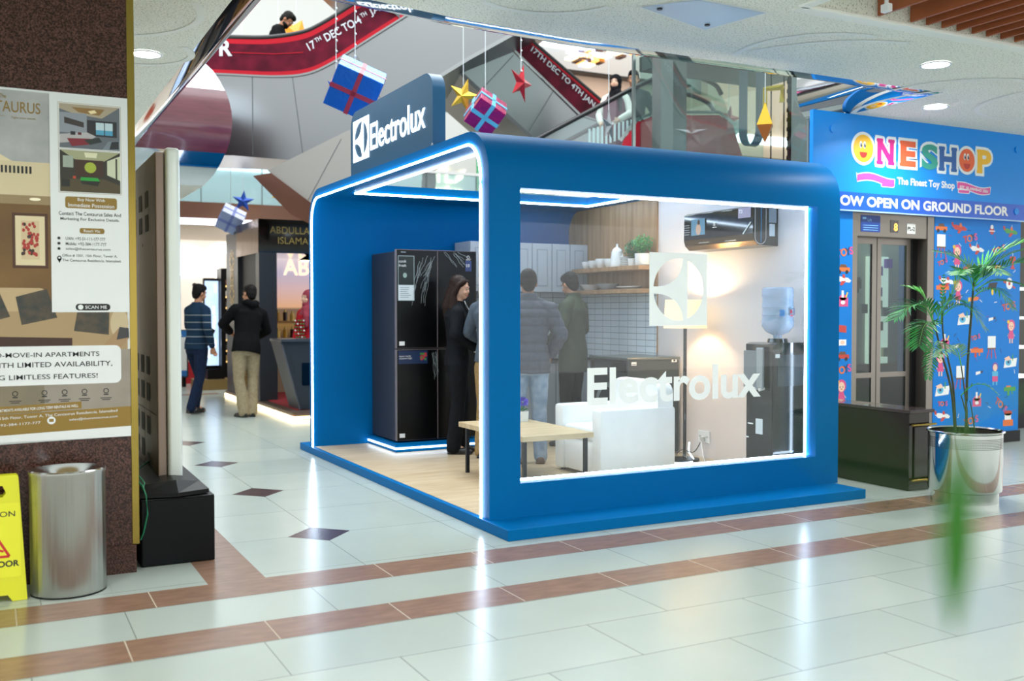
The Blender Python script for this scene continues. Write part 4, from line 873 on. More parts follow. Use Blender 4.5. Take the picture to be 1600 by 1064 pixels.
        if collar:
            n = 20; m.loft([[T(V((rr * math.cos(2 * PI * j / n), .014 + rr * .95 * math.sin(2 * PI * j / n), z))) for j in range(n)] for z, rr in ((1.45, .082), (1.53, .074), (1.535, .062), (1.44, .06))])
        def dsp(c):
            d = .005 * mnoise.noise(c * 11)
            if quilt: d += .011 * (abs(math.sin(PI * c.z / quilt)) ** .6 - .6)
            return d
        remesh(m, 'jacket' if (quilt or hood or collar or female) else 'sweater', vl, top, body, 4 if not quilt else 3, dsp)
    body['_k'] = k
    return body, T, Hd, k
def fab(n, h, h2=None, rough=.85, bump=.25, bs=160, **kw): return mat('cloth_' + n, h, rough, spec=.12, bump=bump, bscale=bs, h2=h2, vscale=kw.get('vs', 30), sheen=0)
def striped(n, base, line, period, width, off=0.0):
    m = mat('cloth_' + n, base, .9, spec=.12, bump=.2, bscale=150); N = m.node_tree.nodes; L = m.node_tree.links; b = N['Principled BSDF']
    tc = N.new('ShaderNodeTexCoord'); sp = N.new('ShaderNodeSeparateXYZ'); L.new(tc.outputs['Object'], sp.inputs[0])
    a = N.new('ShaderNodeMath'); a.operation = 'ADD'; a.inputs[1].default_value = off; L.new(sp.outputs[2], a.inputs[0])
    d = N.new('ShaderNodeMath'); d.operation = 'FRACT'; dv = N.new('ShaderNodeMath'); dv.operation = 'DIVIDE'; dv.inputs[1].default_value = period; L.new(a.outputs[0], dv.inputs[0]); L.new(dv.outputs[0], d.inputs[0])
    lt = N.new('ShaderNodeMath'); lt.operation = 'LESS_THAN'; lt.inputs[1].default_value = width; L.new(d.outputs[0], lt.inputs[0])
    hi = N.new('ShaderNodeMath'); hi.operation = 'LESS_THAN'; hi.inputs[1].default_value = 1.36; L.new(sp.outputs[2], hi.inputs[0]); mu = N.new('ShaderNodeMath'); mu.operation = 'MULTIPLY'; L.new(lt.outputs[0], mu.inputs[0]); L.new(hi.outputs[0], mu.inputs[1])
    lo = N.new('ShaderNodeMath'); lo.operation = 'GREATER_THAN'; lo.inputs[1].default_value = .96; L.new(sp.outputs[2], lo.inputs[0]); m2 = N.new('ShaderNodeMath'); m2.operation = 'MULTIPLY'; L.new(mu.outputs[0], m2.inputs[0]); L.new(lo.outputs[0], m2.inputs[1])
    mx = N.new('ShaderNodeMix'); mx.data_type = 'RGBA'; mx.inputs[6].default_value = S(base); mx.inputs[7].default_value = S(line); L.new(m2.outputs[0], mx.inputs[0]); L.new(mx.outputs[2], b.inputs['Base Color'])
    return m
NAVY = fab('navy', '1a2740', '151f35'); BLK = fab('black', '0b0c0f', '07080a'); SUIT = fab('black_suit', '15181e', '101217', .7); BEIGE = fab('sand', '9a8d73', '8a7d64'); KHAKI = fab('khaki', 'a2865c', '8c724b'); JEAN = fab('light_denim', '9fb0c4', '7f93ab', vs=14); GREYS = fab('grey_marl', '55606c', '48525e'); OLIVE = fab('olive', '3c4638', '2f382d', .6); PUFF = fab('grey_quilt', '4d515c', '40444e', .5)
SHOEB = mat('black_leather', '0f0f11', .3); SNEAK = mat('sneaker_black', '1a1b1f', .6); BROWNB = mat('brown_leather', '5c4130', .4)

# woman in a black suit, turned to her left in front of the fridge
b, T, Hd, k = person('woman with long dark hair in a black trouser suit, standing before the fridge', (3.86, 8.49, PZ), R(68), 1.665, SKINF, armL=((.225, .03, 1.17), (.10, -.19, 1.05)), armR=((-.225, .03, 1.17), (-.07, -.19, 1.03)),
    legL=((.075, -.05, .50), (.08, -.02, .085)), legR=((-.075, .0, .50), (-.075, .04, .085)), top=SUIT, bottom=SUIT, shoe=SHOEB, hair='long', hairm=HAIRB, hpitch=10, hyaw=-16, female=True, hem=.86, fat=.94, collar=False, flare=1.12, loose=.02)
m = M(); WSH = fab('white_blouse', 'e9e9ea'); m.loft([[T((x, y, z)) for x, y, z in ring] for ring in ([(-.028, -.140, 1.27), (.0, -.150, 1.25), (.028, -.140, 1.27)], [(-.045, -.128, 1.38), (0, -.136, 1.38), (.045, -.128, 1.38)], [(-.06, -.078, 1.462), (0, -.088, 1.46), (.06, -.078, 1.462)], [(-.052, -.062, 1.50), (0, -.074, 1.50), (.052, -.062, 1.50)])], WSH, closed=False, caps=False); m.build('blouse', None, b, 60)
for s in (-1, 1):
    m = M(); m.loft([[T((s * x, y, z)) for x, y, z in r_] for r_ in ([(.03, -.146, 1.26), (.04, -.146, 1.27)], [(.045, -.137, 1.38), (.095, -.128, 1.40)], [(.065, -.075, 1.47), (.085, -.07, 1.47)])], SUIT, closed=False, caps=False); m.build('lapel', None, b, 60)
for ha, el in (((.10, -.19, 1.05), (.225, .03, 1.17)), ((-.07, -.19, 1.03), (-.225, .03, 1.17))):
    h, e = T(ha), T(el); d = (h - e).normalized(); m = M(); m.cyl(h - d * .03, h + d * .004, .046 * k, .044 * k, WSH, 16); m.build('cuff', None, b, 60)
# man in a grey sweater, mostly hidden by the booth edge
person('man in grey sweater and khaki cargo trousers, half hidden behind the near booth edge', (4.01, 8.04, PZ), R(128), 1.70, SKIND, armL=((.27, -.02, 1.17), (.20, -.20, 1.08)), armR=((-.25, -.03, 1.16), (-.10, -.22, 1.06)), legL=((.10, -.02, .50), (.11, .02, .085)), legR=((-.10, -.02, .50), (-.12, .02, .085)), top=GREYS, bottom=KHAKI, shoe=SNEAK, hpitch=12, hem=.90, loose=.026)
# man in a quilted jacket seen from behind
person('man in grey quilted puffer jacket and pale jeans seen from behind through the glass', (4.14, 7.62, PZ), R(158), 1.70, SKIND, armL=((.30, .02, 1.16), (.27, -.08, .88)), armR=((-.29, .02, 1.16), (-.22, -.14, .98)), top=PUFF, bottom=JEAN, shoe=BROWNB, hem=.82, quilt=.075, sleeve=.024, fat=1.08, collar=True, hpitch=12)
# man in an olive jacket looking down
person('man in olive green jacket with raised collar looking down beside the shelves', (5.09, 8.46, PZ), R(215), 1.73, SKIN, armL=((.27, .0, 1.16), (.16, -.20, 1.02)), armR=((-.27, .0, 1.16), (-.14, -.22, 1.02)), top=OLIVE, bottom=BLK, shoe=SNEAK, hem=.74, sleeve=.022, fat=1.06, collar=True, hpitch=22, hyaw=-28)
# passers-by and customers in the hall
b, T, Hd, k = person('man in navy striped sweater and navy trousers walking with a black notebook', (2.50, 14.17, 0), R(118), 1.78, SKIN, lean=3, armL=((.265, -.06, 1.17), (.20, -.26, 1.06)), armR=((-.27, .05, 1.16), (-.26, -.05, .91)),
    legL=((.10, -.12, .50), (.10, -.04, .085)), legR=((-.10, .03, .50), (-.10, .18, .10)), top=striped('navy_stripe', '1b3046', '7b8488', .098, .14, .03), bottom=NAVY, shoe=SHOEB, hem=.86, hpitch=8)
NB = thing('notebook', 'black notebook held in the hand of the man in the striped sweater', 'notebook', (0, 0, 0))
hw = b.matrix_basis @ T((.20, -.33, 1.05)); NB.location = hw; NB.rotation_euler = (R(20), R(15), R(30))
m = M(); m.box(-.012, .0, -.10, .10, -.13, .13, BLACK, .002); m.build('cover', None, NB); m = M(); m.box(-.0, .010, -.095, .095, -.125, .125, PAPER); m.build('page_block', None, NB)
person('man in black hoodie and sand trousers leaning on the dark stall counter, back turned', (2.99, 13.35, 0), R(188), 1.78, SKIN, lean=12, side=-9, armL=((.29, -.12, 1.20), (.12, -.30, 1.16)), armR=((-.30, -.08, 1.19), (-.22, -.32, 1.12)), legL=((.10, .0, .50), (.06, .05, .085)), legR=((-.09, -.02, .50), (-.055, .04, .085)), top=BLK, bottom=BEIGE, shoe=SHOEB, hem=.83, hood=True, sleeve=.022, fat=1.04, face=False, hyaw=14, loose=.026)
XMAS = fab('red_knit', 'b3202c', '9a1a26')
b, T, Hd, k = person('woman in red patterned knit jumper and rose headscarf behind the stall counter', (3.93, 13.72, .10), R(-62), 1.60, SKINF, armL=((.25, .02, 1.13), (.18, -.10, .95)), armR=((-.25, .02, 1.13), (-.18, -.10, .95)), top=XMAS, bottom=BLK, shoe=SHOEB, hair='hijab', hairm=fab('rose_scarf', '9c4250', '873644', .8), female=True, hem=.78)
rnd = random.Random(2)
for i in range(7):
    for j in range(4):
        x = -.09 + .06 * j + rnd.uniform(-.01, .01); z = .98 + .05 * i; y = -.150 - .02 * (1.05 < z < 1.35); c = mat('knit_green', '2f7a3c', .8) if (i + j) % 3 else WHITE
        p = T((x, y, z)); m = M(); m.ball(p, (.018, .006, .012), c, 8); m.build('knit_motif', None, b, 60)
# ================================================================ THE ATRIUM BEHIND
YW = 0.48122
RH = Vector((math.cos(YW), -math.sin(YW), 0)); FH = Vector((math.sin(YW), math.cos(YW), 0))
def E(u, v, z): return RH * u + FH * v + Vector((0, 0, z))
def TV(v, u=0.0, phi=0.0):
    """vertical drawing plane running along the escalators"""
    return frame(RH * u + FH * v, RH * math.cos(phi) + FH * math.sin(phi), (0, 0, 1))
CLAD = mat('escalator_cladding', '7f8386', .3, 1.0, bump=.10, bscale=2.0, stretch=(1, 1, .6))
CLADJ = mat('cladding_joint', '5d6163', .5, .6)
MAROON = mat('maroon_graphic', '5e1226', .5, spec=.08, h2='3c0b1a', vscale=5, detail=8); REDB = mat('red_border', 'a01826', .5, spec=.1)
SILV = mat('silver_print', 'b9bcc4', .5); RUB = mat('black_handrail', '101113', .4)
GL = glass('clear_glass', 'e4f0ee'); GLB = glass('greenish_glass', 'cfe6e6', haze=.10)
def band_strip(m, top, bot, T, ma, lift, a=0.0, b=1.0):
    for (p0, p1), (q0, q1) in zip(zip(top, top[1:]), zip(bot, bot[1:])):
        f = lambda p, q, t: (p[0] + (q[0] - p[0]) * t, p[1] + (q[1] - p[1]) * t)
        m.flat([f(p0, q0, a), f(p1, q1, a), f(p1, q1, b), f(p0, q0, b)], T, ma, lift)
def curve2(pts, n=6):
    out = []
    for i in range(len(pts) - 1):
        p0, p1, p2, p3 = (pts[max(0, min(len(pts) - 1, i + k))] for k in (-1, 0, 1, 2))
        for j in range(n):
            q = j / n; out.append(tuple(.5 * ((2 * p1[k]) + (p2[k] - p0[k]) * q + (2 * p0[k] - 5 * p1[k] + 4 * p2[k] - p3[k]) * q * q + (3 * p1[k] - p0[k] - 3 * p2[k] + p3[k]) * q ** 3) for k in (0, 1)))
    return out + [pts[-1]]
# escalator with landing, rising to the right
t = thing('escalator', 'steel clad escalator rising from the upper landing with a red date banner', 'escalator', E(-2.9, 14.2, 3.5))
top = curve2([(-4.7, 5.20), (-4.0, 5.19), (-3.4, 5.185), (-2.94, 5.25), (-2.67, 5.36), (-2.22, 5.63), (-1.78, 5.90), (-1.06, 6.34), (.9, 7.5)]); bot = curve2([(-4.7, 4.72), (-4.0, 4.70), (-3.3, 4.67), (-2.85, 4.71), (-2.5, 4.86), (-2.14, 5.09), (-1.42, 5.54), (-.89, 5.87), (1.1, 7.08)])
T = TV(14.0)
m = M(); pts = bot + [(2.3, 6.66), (.72, 5.68), (.18, 5.33), (-.62, 4.89), (-1.43, 4.40), (-2.14, 3.96), (-2.91, 3.5), (-3.9, 3.58), (-4.7, 3.6)]
vf = outline_geo([pts]); m.geo(vf, T, CLAD, -1.35); m.geo(vf, T, CLAD)
m.stroke([(-3.06, 4.66), (-2.91, 3.5)], .012, T, CLADJ, .004); m.stroke([(-3.62, 4.68), (-3.62, 3.58)], .012, T, CLADJ, .004); m.stroke([(-2.2, 5.02), (-1.75, 4.22)], .01, T, CLADJ, .004); m.stroke([(-.5, 6.1), (-.05, 5.2)], .01, T, CLADJ, .004); m.stroke([(-2.91, 3.52), (-2.14, 3.98), (-1.43, 4.42), (-.62, 4.91), (.18, 5.35), (1.6, 6.2)], .05, T, mat('cladding_lip', '8b9092', .3, 1.0), .006)
m.build('steel_cladding', None, t, world=True)
m = M(); band_strip(m, top, bot, T, MAROON, .02, .12, .9); band_strip(m, top, bot, T, REDB, .021, .0, .13); band_strip(m, top, bot, T, REDB, .021, .87, .97); band_strip(m, top, bot, T, CLAD, .022, .97, 1.02)
m.build('banner_panel', None, t, world=True)
m = M(); c0, c1 = math.cos(R(28)), math.sin(R(28))
for s_, d, h_, w_, up in (('17', 0, .115, .11, 0), ('TH', .13, .06, .09, .06), ('DEC TO 4', .27, .115, .56, 0), ('TH', .85, .06, .09, .06), ('JAN', .98, .115, .27, 0)): m.text(s_, -2.81 + d * c0 - up * c1, 5.02 + d * c1 + up * c0, h_, T, SILV, w=w_, bold=.015, lift=.03, rot=R(28))
m.text('R', -4.07, 4.95, .22, T, SILV, bold=.03, lift=.03); m.stroke([(-3.9, 5.0), (-3.3, 4.98), (-2.9, 5.0)], .01, T, REDB, .03)
m.build('banner_lettering', None, t, world=True)
m = M(); m.tube([T @ Vector((x, y + .03, 0)) for x, y in top], .035, RUB, 8); m.build('handrail', None, t, 60, world=True)
m = M(); T2 = TV(15.2); band_strip(m, [(x, y + .12) for x, y in top], bot, T2, GLB, 0); m.build('far_glass_balustrade', None, t, world=True)
m = M(); m.tube([T2 @ Vector((x, y + .12, 0)) for x, y in top], .035, RUB, 8); m.build('handrail', None, t, 60, world=True)
m = M(); m.loft([[T @ Vector((x, z, -d)) for x, z in ((-4.7, 4.08), (-2.9, 4.08), (-2.9, 4.12), (-4.7, 4.12))] for d in (.05, 1.3)], mat('landing_plate', '8f9294', .35, .9)); m.build('landing_plate', None, t, world=True)
# descending escalator crossing behind
t = thing('escalator', 'steel clad escalator falling away to the right with a dark red date banner', 'escalator', E(.2, 15.2, 4.0))
T = TV(15.0, .2, R(30))
steel = [(-2.6, 6.95), (-.55, 5.50), (.97, 4.43), (1.37, 4.40), (2.4, 3.85), (2.4, 3.55), (1.39, 3.75), (.1, 4.01), (-1.13, 4.86), (-3.0, 6.2)]
m = M(); vf = outline_geo([steel]); m.geo(vf, T, CLAD, -1.3); m.geo(vf, T, CLAD); m.stroke([(-.2, 5.2), (-.75, 4.62)], .012, T, CLADJ, .004); m.stroke([(.5, 4.75), (.05, 4.08)], .012, T, CLADJ, .004); m.stroke([(-3.0, 6.2), (-1.13, 4.86), (.1, 4.01)], .06, T, mat('dark_seam', '4a4d4f', .5), .006)
m.build('steel_cladding', None, t, world=True)
top2 = [(-2.2, 7.02), (-.12, 5.55), (1.51, 4.58), (1.75, 4.52)]; bot2 = [(-2.5, 6.86), (-.47, 5.46), (.97, 4.43), (1.37, 4.36)]
m = M(); band_strip(m, top2, bot2, T, MAROON, .02); band_strip(m, top2, bot2, T, REDB, .022, 0, .10); band_strip(m, top2, bot2, T, CLAD, .022, .95, 1.04); m.build('banner_panel', None, t, world=True)
m = M(); rr = -R(32)
m.text('17TH DEC TO 4TH JAN', .06, 5.27, .115, T, SILV, w=1.35, bold=.02, lift=.03, rot=-R(32.5)); m.build('banner_lettering', None, t, world=True)
m = M(); m.tube([T @ Vector((x, y + .03, 0)) for x, y in top2], .035, RUB, 8); m.build('handrail', None, t, 60, world=True)
# lower escalator with glass sides and red skirt
t = thing('escalator', 'glass sided escalator with red skirt panels beyond the booth roof', 'escalator', E(1.6, 13.3, 2.6))
T = TV(13.6) @ Matrix.Translation((0, -.0644, 0)) @ Matrix.Diagonal((1.046, 1.046, 1, 1)); rail = curve2([(.1, 3.5), (.38, 3.66), (1.16, 4.07), (1.58, 4.29), (1.95, 4.44), (2.3, 4.46), (2.62, 4.34), (2.72, 4.2)])
m = M(); m.tube([T @ Vector((x, y, 0)) for x, y in rail], .032, RUB, 8); m.build('handrail', None, t, 60, world=True)
m = M(); m.tube([T @ Vector((x + .12, y - .02, -1.1)) for x, y in rail], .032, RUB, 8); m.build('handrail', None, t, 60, world=True)
m = M(); band_strip(m, rail, [(x + .25, y - .62) for x, y in rail], T, GLB, 0); m.build('glass_balustrade', None, t, world=True)
m = M(); RED = mat('red_skirt', 'b3122c', .3)
vf = outline_geo([[(1.35, 3.35), (1.45, 3.62), (1.62, 3.84), (1.85, 3.93), (2.68, 3.93), (2.86, 3.78), (2.98, 3.4)]]); m.geo(vf, T, RED, .05, .01); m.build('red_skirt_panel', None, t, world=True)
m = M(); m.stroke([(1.40, 3.6), (1.6, 3.87), (1.85, 3.965), (2.68, 3.965), (2.9, 3.8)], .04, T, STEEL, .065); m.build('steel_edge', None, t, world=True)
m = M()
for i in range(9): m.box(.3 + .3 * i, .6 + .3 * i, .1, 1.05, 2.70 + .17 * i - .3, 2.87 + .17 * i if i < 7 else 3.89, mat('step_tread', 'cfd3d4', .35, .8), .0, T @ Matrix(((1, 0, 0, 0), (0, 0, 1, 0), (0, -1, 0, 0), (0, 0, 0, 1))))
m.build('step_run', None, t, world=True)
m = M()
for i in range(22): m.box(1.0 + .055 * i, 1.028 + .055 * i, .09, .10, 3.5 + .02 * i, 3.78 + .012 * i, WHITE, 0, T @ Matrix(((1, 0, 0, 0), (0, 0, 1, 0), (0, -1, 0, 0), (0, 0, 0, 1))))
m.build('comb_plate', None, t, world=True)
# mezzanine stair soffit falling behind the booth
t = thing('stair_soffit', 'grey panelled stair underside with a brown mirrored strip behind the booth sign', 'staircase', E(-2.3, 13.8, 3.2))
T = TV(13.5); vf = outline_geo([[(-3.3, 3.30), (-2.2, 3.84), (-1.95, 3.6), (-1.95, 2.9), (-2.59, 2.74)]]); m = M(); GREYP = mat('grey_soffit_panel', '8f8d88', .45, .2); m.geo(vf, T, GREYP, -.9); m.geo(vf, T, GREYP)
m.stroke([(-2.3, 3.72), (-2.75, 2.9)], .01, T, CLADJ, .003); m.build('soffit_panel', None, t, world=True)
m = M(); vf = outline_geo([[(-3.48, 3.22), (-3.24, 3.26), (-2.6, 2.78), (-2.62, 2.52), (-2.98, 2.71)]]); m.geo(vf, T, mat('brown_mirror', '6e4a3c', .15, .6, bump=.1, bscale=4), .04, .01); m.build('mirrored_strip', None, t, world=True)

# ground floor shops and upper floors at the far side
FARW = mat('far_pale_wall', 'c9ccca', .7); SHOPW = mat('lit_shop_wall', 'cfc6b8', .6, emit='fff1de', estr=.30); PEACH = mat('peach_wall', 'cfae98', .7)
m = M(); m.box(-8, 30, 22.6, 22.8, 3.5, 10, FARW); m.box(-8, 30, 22.58, 22.6, 6.3, 6.65, mat('teal_fascia', '1f7f82', .5)); struct(m.build('wall_back_upper', loc=(10, 22.7, 3.5)))
m = M(); m.box(-8, 30, 20.4, 20.6, 0, 3.1, mat('shop_wall_cream', 'e6dccb', .7)); struct(m.build('wall_back', loc=(10, 20.5, 0)))
m = M(); m.box(-8, 30, 20.0, 22.6, 3.10, 3.16, mat('soffit_beige', 'b39d7c', .6)); m.box(-8, 30, 19.95, 22.6, 3.18, 3.52, mat('brown_mirror_fascia', '7d5a4a', .22, .55, bump=.1, bscale=3)); m.box(-8, 30, 19.93, 19.99, 3.08, 3.2, mat('lit_cove', 'f1f0ff', .5, emit='e9ecff', estr=1.5)); struct(m.build('floor_upper', loc=(10, 21, 3.1)))
t = thing('glass_balustrade', 'pale blue glass balustrade along the upper gallery with steel rail', 'balustrade', (8, 19.97, 3.5))
m = M(); m.box(-8, 30, 19.96, 19.98, 3.52, 4.38, glass('gallery_glass', 'd5ebee', haze=.08)); m.build('glass_panel', None, t, world=True)
m = M(); m.box(-8, 30, 19.93, 20.0, 4.38, 4.44, STEEL); m.build('top_rail', None, t, world=True)
m = M()
for i in range(30): m.box(-7 + 1.18 * i, -6.985 + 1.18 * i, 19.94, 19.96, 3.52, 4.38, CLADJ)
m.build('glass_joint', None, t, world=True)
m = M(); m.box(12.75, 30, 21.9, 22.2, 3.5, 7.3, PEACH); m.box(17.5, 30, 21.9, 22.2, 7.3, 10, PEACH); m.box(16.5, 30, 21.85, 21.9, 5.4, 5.75, mat('dark_bulkhead', '55504a', .6)); struct(m.build('wall_back_right', loc=(20, 22, 3.5)))
m = M()
for x0, x1, z0, z1, s in ((3.0, 7.4, 4.5, 5.6, 1.5), (12.0, 13.6, 8.2, 9.4, .8), (15.0, 21, 6.1, 6.35, 2.2)):
    m.box(x0, x1, 22.2 if x0 < 14 else 21.8, 22.5 if x0 < 14 else 21.84, z0, z1, glow('lit_window_%d' % int(s * 100), 'f4fbff', s))
struct(m.build('window_1', loc=(9, 22.3, 3.6)))
rnd = random.Random(11)
t = thing('upper_shop_display', 'row of warmly lit goods in the upper shop window beyond the escalators', 'shop display', (14, 21.5, 5.6))
m = M()
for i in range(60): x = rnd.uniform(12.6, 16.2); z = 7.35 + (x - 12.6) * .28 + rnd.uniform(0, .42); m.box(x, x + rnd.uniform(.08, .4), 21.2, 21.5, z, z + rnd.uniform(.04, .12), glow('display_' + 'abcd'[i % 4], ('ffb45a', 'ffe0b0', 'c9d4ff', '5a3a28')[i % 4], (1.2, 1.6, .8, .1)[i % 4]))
m.build('lit_goods', None, t, world=True); m = M(); m.box(12.5, 16.4, 21.2, 22.5, 7.31, 7.34, DARKMETAL); m.box(12.5, 16.4, 21.55, 21.85, 3.53, 7.31, PEACH); m.build('display_unit', None, t, world=True)
m = M(); T = FX((0, 22.56, 0)); WL = glow('upper_sign_white', 'fff3c9', 2.2)
m.text('ITL', 9.52, 4.56, .44, T, WL, w=.62, bold=.01, depth=.02); m.flat([(10.18, 4.55), (10.24, 4.75), (10.48, 4.92), (10.40, 4.68)], T, WL); m.text('leather', 9.55, 4.26, .22, T, WL, w=.85, bold=.02, depth=.02)
tag(m.build('gallery_shop_sign', loc=(10, 22.56, 4.3)), 'glowing cream shop letters on the pale upper gallery wall', 'sign')
m = M(); m.box(10.43, 10.47, 21.36, 21.40, 3.525, 4.05, DARKMETAL); m.box(10.25, 10.65, 21.25, 21.5, 3.52, 3.54, DARKMETAL); m.prism(rr_pts(10.22, 4.02, 10.68, 5.05, .06), FX((0, 21.4, 0)), .05, mat('green_banner', '4fae7a', .5)); m.rect(10.27, 4.25, 10.63, 4.9, FX((0, 21.34, 0)), WHITE); m.rect(10.36, 4.45, 10.54, 4.55, FX((0, 21.335, 0)), REDP)
tag(m.build('gallery_banner', loc=(10.45, 21.4, 4.0)), 'green and white hanging banner on the upper gallery seen through the roof light', 'banner')

# bright shop front with rounded white letters
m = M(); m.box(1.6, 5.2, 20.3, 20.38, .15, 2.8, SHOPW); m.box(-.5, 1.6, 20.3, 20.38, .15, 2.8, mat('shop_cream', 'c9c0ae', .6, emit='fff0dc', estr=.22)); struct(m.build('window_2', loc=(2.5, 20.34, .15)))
t = thing('shop_sign', 'white rounded letters over the brightly lit shop front', 'sign', (3.8, 20.28, 2.1))
m = M(); T = FX((0, 20.28, 0)); WLE = glow('white_channel_letter', 'ffffff', 1.6); m.text('ZER', 2.55, 2.10, .52, T, WLE, w=1.2, bold=.04, depth=.06); m.ring(4.15, 2.36, .18, .36, T, WLE, .06); m.flat([(4.15, 2.68), (4.28, 2.78), (4.42, 2.7), (4.33, 2.62)], T, WLE, .06); m.build('sign_letter', None, t, world=True)
ORN = mat('orange_lobster_red', 'c24a1e', .5)
t = thing('shop_wall_picture', 'orange printed shape on the bright shop wall beside the striped man', 'picture', (3.1, 20.29, 1.6))
m = M(); T = FX((0, 20.285, 0)); m.disc(3.12, 1.66, .16, .22, T, ORN); m.flat([(3.0, 1.5), (3.1, 1.3), (3.2, 1.5)], T, ORN, .001); m.disc(3.55, 1.92, .05, .04, T, BROW); m.disc(3.95, 1.96, .04, .03, T, BROW); m.build('print', None, t, world=True)
# pictures/shelves on the far left
t = thing('shop_shelving', 'cream wall shelving with small boxes in the shop left of the screen', 'shelving', (2.2, 20.1, 0))
m = M()
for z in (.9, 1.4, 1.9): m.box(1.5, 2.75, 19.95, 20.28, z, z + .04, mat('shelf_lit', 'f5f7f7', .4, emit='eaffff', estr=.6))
m.build('shelf', None, t, world=True)
m = M()
for i in range(16): x = 1.6 + .07 * i; z = (.94, 1.44, 1.94)[i % 3]; m.box(x, x + .06, 20.02, 20.15, z, z + rnd.uniform(.1, .25), mat('box_' + 'abc'[i % 3], ('c9b08a', 'd8dadb', '8c7a68')[i % 3], .6))
m.build('boxed_goods', None, t, world=True)
# escalator notice stand
t = thing('notice_stand', 'blue and white notice stand with red prohibition signs behind the screen', 'notice', (2.45, 19.3, 0))
T = FX((0, 19.3, 0)); m = M(); m.prism(rr_pts(2.15, .16, 3.25, 1.06, .04), T, -.05, mat('notice_frame', '22262a', .5)); m.build('frame', None, t, world=True)
m = M(); m.rect(2.18, .30, 3.22, .92, T, WHITE, .002); m.rect(2.18, .92, 3.22, 1.04, T, mat('notice_blue', '2a72b8', .5), .002); m.rect(2.18, .19, 3.22, .30, T, mat('notice_blue', '2a72b8', .5), .002)
for x in (2.45, 2.85):
    for z in (.74, .44): m.ring(x, z, .085, .115, T, REDP, .004, 20); m.stroke([(x - .07, z + .07), (x + .07, z - .07)], .025, T, REDP, .004); m.disc(x, z, .04, .06, T, INK, .0035); m.rect(x - .11, z - .17, x + .11, z - .12, T, REDP, .004)
m.text('ESCALATOR', 2.2, .945, .075, T, WHITE, w=.95, bold=.03, lift=.004); m.build('printed_panel', None, t, world=True)
m = M()
for x in (2.25, 3.15): m.box(x - .03, x + .03, 19.15, 19.5, 0, .18, BLACK)
m.build('foot', None, t, world=True)
m = M(); m.box(2.9, 3.5, 20.0, 20.28, .0, .42, mat('red_plinth', 'b8242c', .4)); m.box(1.5, 2.9, 20.0, 20.28, 0, .3, mat('red_plinth', 'b8242c', .4)); tag(m.build('shop_window_plinth', loc=(2.6, 20.2, 0)), 'low red plinth along the foot of the bright shop', 'plinth')
# free standing digital screen
t = thing('digital_screen', 'upright glowing advertising screen with black frame behind the striped man', 'screen', (3.55, 18.5, 0))
m = M(); m.box(3.39, 3.74, 18.5, 18.6, .34, 2.0, BLACK, .01); m.build('screen_frame', None, t, world=True)
m = M(); m.box(3.66, 3.74, 18.3, 18.6, .34, 2.0, BLACK); m.build('side_panel', None, t, world=True)
m = M(); T = FX((0, 18.495, 0)); m.rect(3.41, .42, 3.65, 1.95, T, mat('screen_picture', '8fb2dd', .2, emit='a9c6ee', estr=.8, h2='d8e6fa', vscale=3)); 
for i in range(10): x = 3.42 + rnd.random() * .2; z = .5 + rnd.random() * 1.3; m.rect(x, z, x + .04, z + .14, T, mat('screen_white', 'e8eef8', .2, emit='eef4ff', estr=1.0), .001)
m.build('screen_glass', None, t, world=True)
m = M(); m.box(3.2, 3.95, 18.15, 18.75, 0, .18, mat('screen_base_gold', '8a7348', .4, .5)); m.box(3.42, 3.72, 18.35, 18.65, .18, .36, DARKMETAL); m.build('base', None, t, world=True)
# perfume stall
STB = mat('stall_charcoal', '2b2f35', .35, bump=.03, bscale=60); GOLDM = mat('gold_letter', 'b79a55', .3, .8)
t = thing('stall_kiosk', 'dark perfume stall with gold lettered canopy and glowing floor edge', 'stall', (4.8, 14.5, 0))
m = M(); m.box(3.42, 7.0, 12.62, 16.8, .045, .095, mat('stall_brown', '4a3a32', .4)); m.box(3.55, 6.9, 12.95, 16.7, .095, .105, mat('stall_red_carpet', '8e1d28', .7)); m.build('floor_deck', None, t, world=True)
m = M(); WLED = glow('warm_led_edge', 'ffe9b4', 5.0); m.box(3.405, 7.0, 12.60, 12.63, .012, .045, WLED); m.box(3.405, 3.435, 12.6, 16.8, .012, .045, WLED); m.build('glowing_floor_edge', None, t, world=True)
m = M(); m.box(3.44, 6.9, 14.5, 16.0, 2.25, 2.74, BLACKGLOSS); m.build('canopy', None, t, world=True)
m = M(); m.box(3.436, 3.44, 14.52, 15.98, 2.25, 2.74, mat('bronze_mirror', '6e5240', .12, .8, bump=.3, bscale=5)); m.build('bronze_panel', None, t, world=True)
m = M(); T = FX((0, 14.495, 0)); m.text('ABDULLAH', 3.60, 2.535, .10, T, GOLDM, w=.68, bold=.0); m.text('ISLAMABAD', 3.72, 2.385, .10, T, GOLDM, w=.72); m.build('canopy_lettering', None, t, world=True)
m = M(); m.box(3.44, 3.70, 14.5, 14.7, .10, 2.25, STB); m.build('pillar', None, t, world=True)
m = M(); m.box(3.44, 3.52, 15.9, 16.75, .1, 2.66, STB); m.box(3.5, 3.62, 14.72, 15.9, .7, 2.25, mat('stall_dark_recess', '15181c', .5)); m.build('side_panel', None, t, world=True)
m = M(); T = FNX((3.438, 0, 0))
for zc, r_ in ((2.20, .17), (1.94, .10), (1.68, .17)):
    for a in range(8): m.ring(-16.32 + r_ * .8 * math.cos(a * PI / 4), zc + r_ * .8 * math.sin(a * PI / 4), .035, .055, T, GOLDM, .002, 10)
    m.ring(-16.32, zc, r_ * .45, r_ * .6, T, GOLDM, .002, 16)
m.build('gold_emblem', None, t, world=True)
